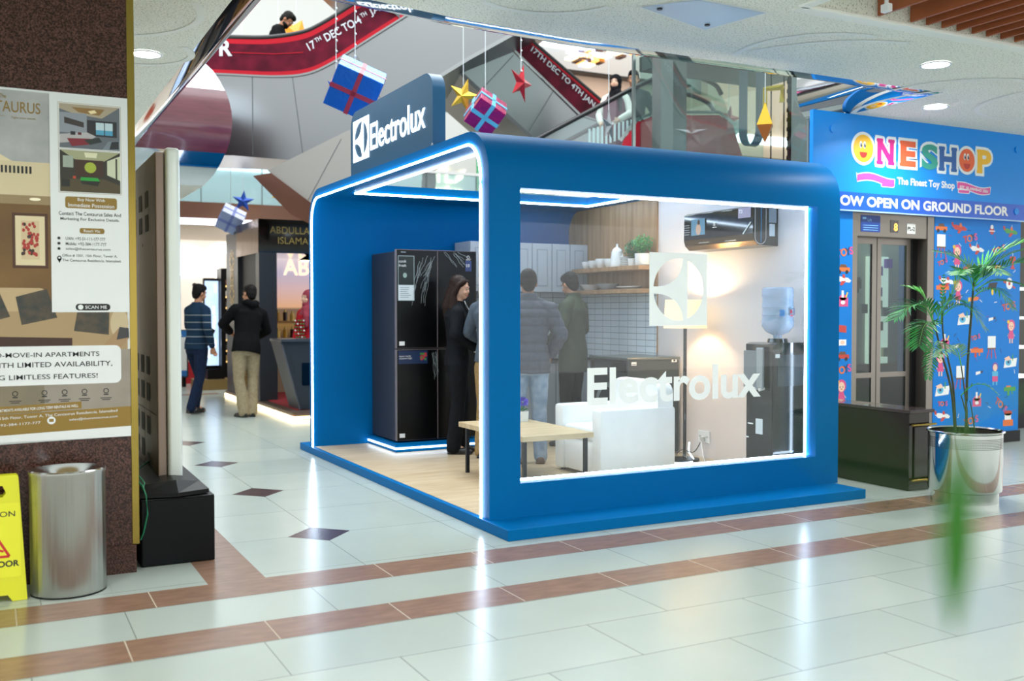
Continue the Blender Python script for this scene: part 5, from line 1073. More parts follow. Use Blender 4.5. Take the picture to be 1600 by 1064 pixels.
m = M(); CAR = mat('carved_gold_wood', 'b98a4a', .5); T = FNX((3.545, 0, 0)); m.box(3.55, 3.60, 14.72, 15.85, .1, .72, mat('lattice_back', '2a1e14', .7))
for i in range(-14, 12):
    for s in (-1, 1):
        p = []; 
        for j in range(13):
            y = -15.85 + .094 * j; z = .1 + .09 * i + s * (.55 * .094 * j / .094 * .094) * 1.0 + (0 if s > 0 else .62)
            if .1 <= z <= .72: p.append((y, z))
        if len(p) > 1: m.stroke(p, .022, T, CAR, .006)
m.stroke([(-15.86, .1), (-15.86, .72), (-14.70, .72), (-14.70, .1), (-15.86, .1)], .05, T, CAR, .007); m.build('carved_lattice', None, t, world=True)
m = M(); T = FX((0, 12.85, 0)); vf = outline_geo([[(3.36, 1.0), (6.5, 1.0), (6.5, .105), (3.60, .105)]]); m.geo(vf, FX((0, 12.95, 0)), STB, .02); m.loft([[Vector((3.34, y, 1.0)), Vector((6.5, y, 1.0)), Vector((6.5, y, 1.035)), Vector((3.34, y, 1.035))] for y in (12.9, 13.5)], mat('stall_top', '3a4048', .25)); m.loft([[Vector(q) for q in ((3.34, 12.93, 1.0), (3.34, 13.45, 1.0), (3.44, 13.45, 1.0), (3.44, 12.93, 1.0))], [Vector(q) for q in ((3.585, 12.93, .105), (3.585, 13.45, .105), (3.68, 13.45, .105), (3.68, 12.93, .105))]], mat('stall_grey_edge', '4d4f55', .4))
m.build('slanted_counter', None, t, world=True)
m = M(); T = FX((0, 12.925, 0)); m.rrect(3.62, .42, 4.4, .72, .02, T, BLACKGLOSS, .003); m.text('ABDULLAH', 3.84, .53, .06, T, GOLDM, lift=.006); m.build('counter_plaque', None, t, world=True)
def sunset():
    m_ = bpy.data.materials.new('sunset_backdrop'); m_.use_nodes = True; N = m_.node_tree.nodes; L = m_.node_tree.links; b = N['Principled BSDF']
    tc = N.new('ShaderNodeTexCoord'); sp = N.new('ShaderNodeSeparateXYZ'); mr = N.new('ShaderNodeMapRange'); rp = N.new('ShaderNodeValToRGB'); L.new(tc.outputs['Object'], sp.inputs[0]); L.new(sp.outputs[2], mr.inputs[0]); mr.inputs[1].default_value = .3; mr.inputs[2].default_value = 2.25; L.new(mr.outputs[0], rp.inputs[0])
    e = rp.color_ramp.elements; e[0].color = S('4a3a2c'); e[0].position = .35; e[1].color = S('e3d3d6'); e[1].position = 1
    for p_, c in ((.45, '8a6a3c'), (.58, '6b5748'), (.60, 'cf9e78'), (.75, 'c9a9a8'), (.88, 'b9aec0')): q = e.new(p_); q.color = S(c)
    L.new(rp.outputs[0], b.inputs['Base Color']); L.new(rp.outputs[0], b.inputs['Emission Color']); b.inputs['Emission Strength'].default_value = .55; b.inputs['Roughness'].default_value = .6
    return m_
m = M(); m.box(3.70, 6.9, 15.9, 15.95, .1, 2.25, sunset()); m.build('sunset_backdrop', None, t, world=True)
m = M(); m.text('ABDULLAH', 4.16, 1.98, .26, FX((0, 15.89, 0)), glow('cream_letter', 'f3dcb8', .9), w=1.7, bold=.01); m.build('backdrop_lettering', None, t, world=True)
m = M(); m.cyl((4.28, 14.9, 2.17), (4.28, 14.9, 2.25), .14, .03, BLACK, 18); m.cyl((4.28, 14.9, 2.165), (4.28, 14.9, 2.172), .12, m=glow('spot_bulb', 'fff0c0', 6), seg=18); m.build('downlight', None, t, world=True)
for i in range(26):
    m = M(); x = 3.80 + .115 * (i % 13); z = .98 if i < 13 else 1.25; y = 15.75; h_ = .09 + .05 * rnd.random()
    m.cyl((x, y, z), (x, y, z + h_), .035, m=mat('bottle_' + 'abc'[i % 3], ('b8892f', '3b2a20', 'd9b45c')[i % 3], .2)); m.cyl((x, y, z + h_), (x, y, z + h_ + .04), .015, m=GOLDM, seg=10)
    tag(m.build('perfume_bottle', loc=(x, y, z)), 'small amber perfume bottle on the stall shelf behind the woman in the rose headscarf', 'bottle', 'perfume bottles on the stall shelf')
for z in (.94, 1.21): 
    m = M(); m.box(3.72, 5.4, 15.66, 15.9, z, z + .038, mat('stall_gold_shelf', '9a6f34', .4)); m.build('goods_shelf', None, t, world=True)
t = thing('goods_rack', 'dark rack of small packets between the digital screen and the perfume stall', 'rack', (3.9, 18.9, 0))
m = M(); m.box(3.78, 4.5, 18.9, 19.3, .0, 2.2, BLACK); m.build('rack_body', None, t, world=True)
m = M()
for i in range(8):
    z = .45 + .2 * i; m.box(3.8, 4.48, 18.86, 18.9, z, z + .03, mat('rack_lit', 'ffd58a', .4, emit='ffd07a', estr=1.0 if i < 6 else .2))
    for j in range(8): m.box(3.82 + .08 * j, 3.88 + .08 * j, 18.84, 18.9, z + .03, z + .13, mat('packet_' + 'abcd'[(i + j) % 4], ('a88a4a', '4a4038', 'c9c4b8', '6b3a2c')[(i + j) % 4], .5))
m.build('packet_row', None, t, world=True)

# people upstairs
person('bearded man in dark coat standing on the upper escalator landing', E(-3.52, 14.75, 4.12), R(62), 1.74, SKIND, lean=14, armL=((.26, -.10, 1.17), (.12, -.26, 1.10)), armR=((-.26, -.10, 1.17), (-.12, -.26, 1.10)), top=BLK, bottom=BLK, shoe=SHOEB, hpitch=34, beard=True, hem=.8, vox=.011)
b, T_, Hd_, k_p = person('woman in black headscarf and pale top with a plum waistcoat riding the glass escalator', E(1.457, 14.1, 3.085), R(-50), 1.64, SKINF, armL=((.25, -.05, 1.15), (.14, -.26, 1.02)), armR=((-.25, -.02, 1.15), (-.16, -.22, 1.0)), top=fab('cream_top', 'd8d2c8'), bottom=fab('plum', '5a2038'), shoe=SHOEB, hair='hijab', hairm=fab('black_scarf', '141318'), female=True, vox=.011)
m = M(); rings(m, T_, [(.80, .205, .150, 0, .01), (.95, .20, .150, 0, .01), (1.10, .180, .145, 0, 0), (1.25, .190, .155, 0, -.01), (1.36, .165, .150, 0, 0), (1.40, .12, .12, 0, .01)]); remesh(m, 'waistcoat', .012, fab('plum', '5a2038'), b, 4)
person('dark haired man in a dark jacket riding the glass escalator behind the headscarf woman', E(1.76, 14.5, 3.08), R(-40), 1.80, SKIN, top=fab('dark_teal', '1b2a2e'), bottom=BLK, shoe=SHOEB, vox=.011, hpitch=12)
person('person in a dark jacket on the upper gallery glimpsed through the booth roof light', Vector((8.92, 21.2, 3.53)), R(-60), 1.74, SKIN, armL=((.27, .0, 1.16), (.2, -.2, 1.08)), armR=((-.27, -.05, 1.16), (-.15, -.3, 1.10)), top=BLK, bottom=BLK, shoe=SHOEB, vox=.013, face=False, hpitch=15)
# ================================================================ LIFT SHAFT, TOY SHOP, PLANTS, HANGING DECORATIONS
CONC = mat('shaft_grey_steel', '7d8584', .45, .4)
t = thing('lift_shaft', 'glazed lift shaft with grey steel posts rising behind the booth', 'lift shaft', (7.6, 8.9, 2.3))
m = M(); m.box(7.195, 7.205, 7.46, 10.5, 2.45, 9, GL); m.build('side_glazing', None, t, world=True)
for y0, y1, x1 in ((7.44, 7.68, 7.45), (9.66, 9.90, 7.40), (9.90, 10.08, 7.3), (10.49, 10.52, 7.24)): 
    m = M(); m.box(7.2, x1, y0, y1, 0.0, 9, CONC if y1 < 10 else STEEL); m.build('steel_post', None, t, world=True)
m = M(); m.box(7.5, 7.6, 7.95, 8.06, 0, 9, DARKMETAL)
for i in range(30): m.box(7.48, 7.5, 7.96, 8.05, 2.4 + .1 * i, 2.44 + .1 * i, BLACK)
m.build('guide_rail', None, t, world=True)
m = M(); m.box(7.3, 9.3, 7.7, 10.5, 4.42, 4.6, mat('shaft_beam', '4e5352', .5)); m.build('cross_beam', None, t, world=True)
m = M()
for y in (8.22, 8.42): m.cyl((7.6, y, 2.3), (7.6, y, 9), .008, m=BLACK, seg=6)
m.build('hoist_cable', None, t, world=True)
m = M(); P = [(8.55, 9), (8.55, 3.55)] + [(8.69 - .14 * math.cos(R(a)), 3.42 - .18 * math.sin(R(a))) for a in range(10, 180, 20)] + [(8.83, 3.55), (8.83, 9)]
P2 = [(y * 1.0, z) for y, z in P]; m.loft([[Vector((7.5, y, z)), Vector((7.62, y, z)), Vector((7.62, y + .004, z)), Vector((7.5, y + .004, z))] for y, z in P2], mat('flat_cable', '5d6f7c', .4)); m.build('travelling_cable', None, t, world=True)
m = M(); m.tube([(7.55, 8.46, 3.55), (7.55, 8.46, 3.83), (7.55, 8.20, 3.80), (7.55, 8.20, 3.64)], .035, mat('buffer_yellow', 'e3b11c', .4), 4); m.build('yellow_bracket', None, t, world=True)
m = M(); m.box(7.3, 9.3, 10.45, 10.48, 2.4, 9, GL); m.build('rear_glazing', None, t, world=True)
# lift front
t = thing('lift', 'stainless steel lift with glazed double doors beside the toy wallpaper', 'lift', (7.9, 7.05, 0))
FR = mat('lift_frame_steel', '857f79', .32, .9)
box_part('door_frame', (7.30, 7.37, 6.955, 7.16, 0, 2.35), FR, t); box_part('door_frame', (8.34, 8.437, 6.955, 7.16, 0, 2.35), FR, t); box_part('reveal', (8.26, 8.34, 7.08, 7.16, 0, 2.14), DARKMETAL, t)
box_part('header', (7.37, 8.34, 6.965, 7.16, 2.12, 2.38), FR, t)
DG = glass('lift_door_glass', 'b4c2bc', .9)
for x0, x1 in ((7.375, 7.775), (7.785, 8.26)):
    d = thing('door_leaf', None, None); d.parent = t; m = M()
    for b in ((x0, x0 + .055, .0, 2.12), (x1 - .06, x1, .0, 2.12), (x0 + .055, x1 - .06, 2.06, 2.12), (x0 + .055, x1 - .06, 0, .06), (x0 + .055, x1 - .06, .74, .79)): m.box(b[0], b[1], 7.09, 7.12, b[2], b[3], FR)
    o = m.build('leaf_frame', None, d); o.location = -t.location
    m = M(); m.box(x0 + .05, x1 - .05, 7.10, 7.11, .78, 2.07, DG); o = m.build('leaf_glass', None, d); o.location = -t.location
    m = M(); m.box(x0 + .05, x1 - .05, 7.10, 7.112, .05, .75, mat('lift_dark_panel', '0e1716', .15)); o = m.build('lower_panel', None, d); o.location = -t.location
m = M(); T = FX((0, 6.963, 0)); m.rrect(7.42, 2.165, 7.68, 2.325, .01, T, mat('notice_navy', '123a86', .35), .001); m.rect(7.44, 2.285, 7.49, 2.305, T, mat('notice_cyan', '6fa8d8', .4), .002); m.text('Lift', 7.51, 2.265, .03, T, mat('notice_cyan', '6fa8d8', .4), lift=.002)
for i in range(3): m.rect(7.45, 2.18 + .022 * i, 7.65, 2.186 + .022 * i, T, mat('notice_cyan', '6fa8d8', .4), .002)
m.build('notice_plate', None, t, world=True)
m = M(); m.rect(7.82, 2.17, 7.93, 2.29, T, BLACKGLOSS, .001); m.text('8', 7.868, 2.185, .075, T, glow('orange_digit', 'ff9a3a', 3.0), lift=.003, bold=.02); m.build('floor_display', None, t, world=True)
m = M(); m.rect(8.05, 2.165, 8.17, 2.265, T, mat('plate_white', 'cfd3d0', .4), .001); m.text('PL-2', 8.06, 2.195, .04, T, INK, w=.10, bold=.03, lift=.002); m.build('number_plate', None, t, world=True)
m = M(); m.box(7.35, 9.6, 7.95, 8.0, 0, 2.4, mat('car_wall', 'a9aaa4', .5)); m.box(7.60, 7.85, 7.9, 7.95, .5, 2.05, mat('reflected_shop_panel', 'd9ded8', .4, emit='eef6ee', estr=.9)); m.box(8.16, 8.36, 7.9, 7.95, .8, 2.05, mat('reflected_shop_panel', 'd9ded8', .4)); m.box(8.55, 8.85, 7.9, 7.95, .8, 2.0, mat('reflected_shop_panel', 'd9ded8', .4))  # bright panels made up to stand in for a shop reflected in the glass
m.box(7.35, 9.6, 7.2, 8.0, 2.3, 2.4, mat('car_added_glow', 'f4f8f4', .5, emit='f4fff4', estr=1.6))  # glowing sheet added to brighten the space behind the doors, not a known lamp
for i in range(22): x = 7.7 + 1.1 * rnd.random(); z = .8 + 1.1 * rnd.random(); m.box(x, x + .09, 7.86, 7.9, z, z + .1, mat('reflected_shop_patch' + 'abcd'[i % 4], ('7b4fc0', '5a6a72', 'c9c2a0', '3a4a44')[i % 4], .4))  # coloured patches imitate goods in the reflected shop
m.box(7.4, 9.5, 7.8, 7.95, .45, .82, mat('reflected_shop_dark', '20201f', .5)); m.build('reflected_shop_stand_in', None, t, world=True)
# toy shop wall
TOYB = mat('toy_wall_blue', '0a7ad2', .4, spec=.2)
m = M(); m.box(8.437, 9.765, 6.95, 7.4, .12, 2.40, TOYB); m.box(8.437, 9.79, 6.94, 7.42, 0, .12, DARKMETAL); m.box(6.78, 7.30, 6.95, 7.4, .12, 2.40, TOYB); m.box(6.78, 7.30, 6.94, 7.42, 0, .12, DARKMETAL)
m.box(9.70, 9.765, 6.96, 9.5, .12, 3.26, TOYB); tw = struct(m.build('wall_toy_shop', loc=(8.4, 7.1, 0)))
TC = {c: mat('toy_' + c, h, .4) for c, h in dict(red='c23a34', orange='e0702c', white='e9ecee', pink='d84a86', yellow='e6c232', green='3f9a4a', navy='22305e', brown='6b4630', skin='f0c8b0', cyan='4ab0d8', purple='7a4fa8', black='1a1c22').items()}
m = M(); T = FX((0, 6.949, 0)); LV = [.0]
def toy(n, x, y, s=1.0):
    q = lambda pts, c, l=0: m.flat([(x + a * s, y + b * s) for a, b in pts], T, TC[c], .0006 + l * .0002)
    r_ = lambda a, b, c_, d, c, l=0: q([(a, b), (c_, b), (c_, d), (a, d)], c, l)
    o = lambda a, b, rx, ry, c, l=0: m.disc(x + a * s, y + b * s, rx * s, ry * s, T, TC[c], .0006 + l * .0002, 14)
    if n.startswith('TOYS'):
        rot = {'TOYS': .2, 'TOYS2': .3, 'TOYS3': .25, 'TOYS4': .15, 'TOYS5': 0}[n]; h_ = .075 if n in ('TOYS', 'TOYS2') else .05
        if y < .5 and x > 9.3: rot = -.6
        for i, (ch, c) in enumerate(zip('TOYS', ('red', 'orange', 'navy', 'pink'))): m.text(ch, x + (-.095 + .058 * i) * math.cos(rot) * h_ / .075, y - .03 + (-.095 + .058 * i) * math.sin(rot), h_, T, TC[c], bold=.03, lift=.0008, rot=rot)
    elif n.startswith('car'):
        r_(-.09, -.025, .09, .015, 'orange' if n == 'car' else 'red'); q([(-.055, .015), (.055, .015), (.035, .045), (-.035, .045)], 'brown', 1); o(-.05, -.03, .02, .02, 'black', 2); o(.05, -.03, .02, .02, 'black', 2)
    elif n.startswith('plane'):
        c = {'plane': 'white', 'plane2': 'red', 'plane3': 'green'}[n]; q([(-.12, .02), (-.07, -.02), (.1, -.03), (.12, -.01), (.08, .015), (-.07, .035)], c); q([(-.01, -.015), (.05, -.015), (.0, -.06), (-.035, -.055)], 'red', 1); q([(-.12, .02), (-.09, .015), (-.10, .06), (-.13, .055)], 'red', 1); q([(0, .015), (.04, .01), (.03, .05), (.0, .05)], 'orange' if c != 'white' else 'red', 1)
    elif n == 'easel':
        r_(-.065, -.03, .065, .1, 'white', 1); r_(-.07, -.045, .07, -.03, 'brown', 1)
        for a in (-.06, 0, .06): q([(a * .7 - .006, -.04), (a * .7 + .006, -.04), (a * 1.3 + .006, -.15), (a * 1.3 - .006, -.15)], 'red')
    elif n.startswith('girl'):
        o(0, .07, .065, .065, 'pink'); o(0, .06, .045, .05, 'skin', 1); o(-.018, .058, .006, .008, 'black', 2); o(.018, .058, .006, .008, 'black', 2); o(0, .038, .012, .005, 'red', 2); q([(-.03, .01), (.03, .01), (.05, -.08), (-.05, -.08)], 'pink', 1)
        for a in (-.02, .02): r_(a - .009, -.13, a + .009, -.08, 'skin'); 
        for a in (-1, 1): q([(a * .03, 0), (a * .035, -.015), (a * .065, -.05), (a * .055, -.055)], 'skin')
        o(-.05, .11, .022, .02, 'yellow', 2)
    elif n == 'boy':
        o(0, .085, .05, .05, 'purple'); o(0, .075, .036, .04, 'skin', 1); r_(-.05, -.02, .05, .035, 'cyan', 1); r_(-.045, -.08, .045, -.02, 'pink', 1)
        for a in (-.028, .028): r_(a - .012, -.12, a + .012, -.08, 'cyan')
    elif n.startswith('gun'):
        c = 'orange' if n == 'gun' else 'green'; r_(-.10, -.005, .10, .04, c); r_(-.04, -.055, -.005, -.005, 'red' if n == 'gun' else 'green', 1); r_(.03, -.04, .05, 0, c, 1); r_(-.06, .04, .02, .055, 'red' if n == 'gun' else 'orange', 1)
    elif n == 'palette':
        q([(-.11, -.06), (.10, -.045), (.12, .05), (-.09, .03)], 'white'); o(-.03, .005, .05, .04, 'cyan', 1); o(-.03, .005, .018, .015, 'navy', 2); q([(-.10, .05), (-.02, .075), (.02, .03), (-.07, .02)], 'skin', 2); r_(.035, .02, .05, .09, 'green', 2)
    elif n.startswith('brush'): q([(-.055, -.02), (.02, -.005), (.02, .025), (-.055, .015)], 'white'); q([(.02, -.005), (.06, .008), (.06, .03), (.02, .025)], 'navy', 1)
    elif n == 'pencil': q([(-.09, -.015), (.06, .0), (.09, .025), (.06, .04), (-.09, .03)], 'orange'); q([(-.09, -.015), (-.06, -.012), (-.06, .031), (-.09, .03)], 'yellow', 1)
    elif n.endswith('bag'):
        r_(-.07, -.06, .07, .03, 'pink'); o(0, .03, .05, .03, 'pink', 0); o(0, -.02, .03, .02, 'white', 1); r_(-.02, .03, .01, .10, 'white', 1); q([(.03, .03), (.05, .03), (.07, .08), (.055, .085)], 'yellow', 1)
    elif n == 'drill': r_(-.05, .0, .05, .05, 'red'); r_(-.015, -.075, .02, 0, 'red'); r_(-.03, -.09, .035, -.07, 'red', 1)
    elif n == 'cap': q([(-.085, -.02), (.06, -.01), (.085, .055), (-.05, .045)], 'black'); o(-.0, -.05, .02, .04, 'yellow', 1)
    elif n == 'robot': o(0, 0, .055, .065, 'white'); o(.0, .0, .02, .02, 'red', 1); q([(-.1, .04), (-.05, .02), (-.05, .0), (-.1, .01)], 'red', 1); q([(.05, -.04), (.1, -.06), (.1, -.04), (.05, -.02)], 'red', 1)
    elif n == 'bug': o(0, 0, .035, .045, 'red'); o(0, .04, .025, .025, 'white', 1); r_(-.05, -.01, .05, .0, 'white', 1)
    elif n == 'train': r_(-.085, -.07, .085, .0, 'orange'); r_(-.06, .0, .05, .07, 'white', 1); o(0, .075, .07, .03, 'red', 1)
    elif n == 'box': q([(-.05, -.03), (.05, -.04), (.05, .03), (-.05, .04)], 'red')
    elif n == 'cat': r_(-.05, -.03, .05, .03, 'white'); o(0, 0, .03, .02, 'skin', 1)
MOT = [('car',8.53,2.24),('plane2',8.80,2.25),('bug',9.30,2.24),('plane3',9.60,2.24),('easel',8.53,2.08),('TOYS',8.96,2.14),('plane',9.07,2.04),('TOYS2',9.41,2.03),('girl',8.77,1.95),('drill',9.64,1.93),('TOYS3',8.55,1.90),('car2',8.95,1.84),('pencil',9.37,1.85),('plane',8.62,1.70),('gun',8.56,1.62),('girl2',8.79,1.59),('cap',9.32,1.65),('robot',9.59,1.69),('pencil',9.03,1.51),('brush',9.32,1.31),('palette',8.89,1.31),('TOYS',9.58,1.44),('girl',9.63,1.18),('pbag',8.60,1.07),('brush2',8.79,1.03),('TOYS4',9.06,1.13),('easel',9.32,1.04),('gun',9.09,.97),('palette',9.62,.85),('boy',9.38,.73),('easel',8.84,.74),('girl',8.54,.86),('brush',9.13,.75),('gun2',9.62,.55),('palette',8.57,.59),('bag',9.10,.46),('TOYS',9.45,.41),('TOYS5',8.57,.46),('plane',8.58,.33),('TOYS',9.01,.25),('train',9.60,.24),
    ('TOYS',7.19,1.95),('car',7.18,1.80),('plane',7.17,1.70),('bag',7.18,1.50),('box',7.18,1.23),('cat',7.18,1.10),('car2',7.18,.97),('TOYS',7.18,.83),('girl',7.17,.62)]
for a in MOT: toy(*a, .95)
rn = random.Random(8)
for i in range(60):
    x = rn.uniform(8.5, 9.7); z = rn.uniform(.2, 2.3); a = rn.uniform(0, 6)
    m.stroke([(x + .012 * j * math.cos(a) - .008 * (j % 2) * math.sin(a), z + .012 * j * math.sin(a) + .008 * (j % 2) * math.cos(a)) for j in range(5)], .006, T, TC[rn.choice(['navy', 'purple', 'white', 'navy'])], .0004)
m.build('toy_wallpaper', None, tw, world=True)
# toy shop sign
t = thing('shop_sign', 'blue toy shop sign with bubbly multicoloured letters above the lift', 'sign', (8.25, 6.93, 2.37))
def skyblue():
    m_ = mat('sign_sky_blue', '0a8ae6', .35, spec=.3); N = m_.node_tree.nodes; L = m_.node_tree.links; b = N['Principled BSDF']
    return m_
m = M(); m.box(6.74, 9.775, 6.905, 6.95, 2.355, 3.26, skyblue()); m.build('sign_panel', None, t, world=True)
T = FX((0, 6.904, 0)); m = M(); m.rect(6.74, 2.357, 9.775, 2.525, T, mat('sign_royal_blue', '0a56c8', .35), .001); m.rect(6.74, 2.345, 9.775, 2.358, T, mat('sign_edge', '9fc4e6', .3), .002); m.build('lower_band', None, t, world=True)
m = M(); m.text('NOW OPEN ON GROUND FLOOR', 9.492, 2.395, .098, T, WHITE, w=2.53, al='R', bold=.035, lift=.003); m.build('band_lettering', None, t, world=True)
LET = [('O', 7.378, 2.946, .262, .262, 'f1b92c'), ('N', 7.675, 2.935, .225, .25, 'c2227e'), ('E', 7.985, 2.938, .215, .25, 'e0603a'), ('S', 8.292, 2.930, .235, .25, '2e9c8e'), ('H', 8.555, 2.926, .25, .245, '1a5aa4'), ('O', 8.838, 2.934, .235, .235, 'e8602c'), ('P', 9.105, 2.937, .215, .245, 'f0b824')]
m = M(); m2 = M(); m3 = M(); OFFW = mat('letter_outline', 'dfeaf0', .4)
for i, (ch, x, z, w, h_, c) in enumerate(LET):
    cm = mat('letter_' + c, c, .35); e = .028
    if ch == 'O':
        m.disc(x, z, w / 2 + e, h_ / 2 + e, T, OFFW, .002 + i * 1e-5, 32); m2.disc(x, z, w / 2, h_ / 2, T, cm, .0035, 32)
        for s in (-1, 1): m3.disc(x - .01 + s * .024, z + .035, .018, .034, T, WHITE, .0045, 16); m3.disc(x - .006 + s * .024, z + .03, .012, .022, T, mat('letter_eye', '0c2a4a', .3), .005, 14); m3.disc(x - .002 + s * .024, z + .04, .004, .006, T, WHITE, .0054, 8)
        m3.flat([(x - .05 + .1 * j / 8, z - .035) for j in range(9)] + [(x + .05 * math.cos(PI * j / 10), z - .035 - .055 * math.sin(PI * j / 10)) for j in range(1, 10)], T, mat('letter_mouth', 'c0261e', .4), .0045)
    else:
        m.text(ch, x, z - h_ / 2 - e, h_ + 2 * e, T, OFFW, w=w + 2 * e, al='C', bold=.12, lift=.002 + i * 1e-5); m2.text(ch, x, z - h_ / 2, h_, T, cm, w=w, al='C', bold=.045, lift=.0035)
        if ch in 'NEHP':
            sx = {'N': (-1, 1), 'E': (-1,), 'H': (-1, 1), 'P': (-1,)}[ch]
            for s in sx:
                for zz in (-1, 1): m2.rrect(x + s * (w / 2 - .035) - .045, z + zz * (h_ / 2 - .018) - .018, x + s * (w / 2 - .035) + .045, z + zz * (h_ / 2 - .018) + .018, .014, T, cm, .0036); m.rrect(x + s * (w / 2 - .035) - .07, z + zz * (h_ / 2 - .018) - .043, x + s * (w / 2 - .035) + .07, z + zz * (h_ / 2 - .018) + .043, .03, T, OFFW, .00205)
m.build('letter_outline', None, t, world=True); m2.build('letter_face', None, t, world=True); m3.build('letter_smile', None, t, world=True)
m = M(); PK = mat('ribbon_pink', 'd94a9c', .4)
def ribbon(x0, x1, z, fl, mm):
    n = 12; s = -1 if fl else 1
    up = [(x0 + (x1 - x0) * i / n, z + .022 * math.sin(PI * 1.6 * i / n * s + (0 if s > 0 else 2.2)) + .03) for i in range(n + 1)]; lo = [(a, b - .062) for a, b in up][::-1]
    m.flat([(a, b) for a, b in [(x0 - .012, up[0][1] + .022)] + [(a, b + .009) for a, b in up] + [(x1 + .012, up[-1][1])] + [(a, b - .009) for a, b in lo]], T, OFFW, .002); m.flat(up + lo, T, PK, .003)
for x0, ra in ((7.62, (7.30, 7.80, 2.665, False)), (8.71, (8.70, 9.20, 2.655, True))):
    m = M(); ribbon(*ra, m); m.rrect(x0, 2.595, x0 + .18, 2.635, .018, T, OFFW, .0019); m.rrect(x0 + .008, 2.601, x0 + .172, 2.629, .013, T, PK, .0022); m.build('pink_ribbon', None, t, world=True)
m = M(); m.text('The Finest Toy Shop', 7.835, 2.612, .092, T, WHITE, w=.825, bold=.03, lift=.003); m.text('EST. ISLAMABAD 2001', 8.735, 2.645, .03, T, WHITE, w=.43, bold=.02, lift=.004, rot=-.06); m.build('tagline_lettering', None, t, world=True)
for x, z in ((6.98, 3.1), (9.62, 2.45), (9.62, 3.1)): m = M(); m.cyl((x, 6.895, z), (x, 6.905, z), .035, m=skyblue(), seg=18); m.build('fixing_cap', None, t, 40, world=True)
m = M(); m.box(4.79, 4.83, 4.30, 4.36, 3.20, 3.25, WHITE, .006); m.cyl((4.81, 4.33, 3.25), (4.81, 4.33, 3.30), .012, m=WHITE, seg=10); m.box(4.74, 4.88, 4.31, 4.35, 3.29, 3.31, WHITE); tag(m.build('ceiling_sensor', loc=(4.81, 4.33, 3.3)), 'small white sensor under the ceiling recess beside the timber fins', 'sensor')
# narrow side shop at the frame edge
m = M(); m.box(9.95, 12.5, 8.2, 8.3, 0, 3.26, mat('side_shop_wall', '4d4a46', .6)); struct(m.build('wall_right', loc=(11, 8.2, 0)))
t = thing('side_shop_shelving', 'lit shop shelving with small goods past the toy wallpaper corner', 'shelving', (10.4, 7.9, 0))
m = M()
for z in (.6, .95, 1.3, 1.65): m.box(9.9, 11.2, 7.7, 8.15, z, z + .03, mat('shelf_lit', 'f5f7f7', .4))
m.build('shelf', None, t, world=True); m = M(); m.box(9.9, 11.2, 7.7, 8.15, 0, .6, DARKMETAL); m.build('base_unit', None, t, world=True)
m = M()
for i in range(24): x = 9.93 + .1 * (i % 6); z = (.63, .98, 1.33, 1.68)[i // 6]; m.box(x, x + .07, 7.75, 7.9, z, z + .12 + .1 * rn.random(), mat('goods_' + 'abc'[i % 3], ('d8dadb', 'c9a24a', 'c25248')[i % 3], .5))
m.build('small_goods', None, t, world=True)
# low granite wall
GRAND = mat('dark_granite', '2a2019', .14, h2='15110d', vscale=110, detail=8)
t = thing('granite_counter', 'long dark polished granite ledge with brass bars beside the lift', 'counter', (6.42, 7.0, 0))
box_part('ledge_body', (6.29, 6.52, 5.40, 8.9, 0, .605), GRAND, t); box_part('top_slab', (6.275, 6.55, 5.375, 8.9, .605, .632), mat('granite_top', '4a4140', .06, h2='332c2b', vscale=120), t, .004)
box_part('pilaster', (6.34, 6.52, 5.388, 5.40, .10, .50), GRAND, t)
for z in (.515, .085): m = M(); m.cyl((6.295, 5.372, z), (6.56, 5.372, z), .009, m=BRASS, seg=10); m.cyl((6.40, 5.372, z), (6.40, 5.40, z), .007, m=BRASS, seg=8); m.build('brass_bar', None, t, 40, world=True)
# planter and palm
t = thing('steel_planter', 'polished steel round planter with a perforated band holding the palm', 'planter', (6.37, 4.96, 0))
PST = mat('planter_steel', 'c9cdcb', .09, 1.0, bump=.04, bscale=3)
m = M(); m.lathe([(.232, 0), (.232, .068), (.235, .075)], m=PST, seg=56); m.build('base_ring', None, t, 40)
m = M(); m.lathe([(.235, .075), (.252, .085), (.255, .10), (.255, .505), (.25, .505), (.25, .42)], m=PST, seg=56); m.build('drum', None, t, 40)
m = M(); m.lathe([(.25, .505), (.268, .512), (.270, .520), (.262, .524), (.248, .515)], m=CHROME, seg=56); m.build('rolled_rim', None, t, 50)
m = M()
for i in range(150):
    a = 2 * PI * i / 150
    for j in range(7): 
        z = .405 + .0115 * j; c = Vector((.2555 * math.cos(a), .2555 * math.sin(a), z)); x = Vector((-math.sin(a), math.cos(a), 0)) * .0026; y = Vector((0, 0, .0028)); m.face([c - x - y, c + x - y, c + x + y, c - x + y], BLACK)
m.build('perforated_band', None, t)
m = M(); m.cyl((0, 0, .38), (0, 0, .43), .248, m=mat('potting_soil', '2a2018', .95, bump=.8, bscale=40), seg=40); m.build('soil', None, t)
t = thing('palm', 'slender potted palm with arching fronds in front of the toy wallpaper', 'palm', E(3.35, 7.345, .43))
STM = mat('palm_stem', '3d4a26', .5, h2='2a331c', vscale=20); FRO = mat('palm_leaf', '3a9a45', .42, h2='236b34', vscale=9); FRL = mat('palm_leaf_light', '86b887', .4); FRY = mat('palm_leaf_fresh', '4fae3a', .42)
rp_ = random.Random(4)
def C3(pts, n=7):
    out = []
    for i in range(len(pts) - 1):
        p0, p1, p2, p3 = (Vector(pts[max(0, min(len(pts) - 1, i + k))]) for k in (-1, 0, 1, 2))
        for j in range(n): q = j / n; out.append(.5 * ((2 * p1) + (p2 - p0) * q + (2 * p0 - 5 * p1 + 4 * p2 - p3) * q * q + (3 * p1 - p0 - 3 * p2 + p3) * q ** 3))
    return out + [Vector(pts[-1])]
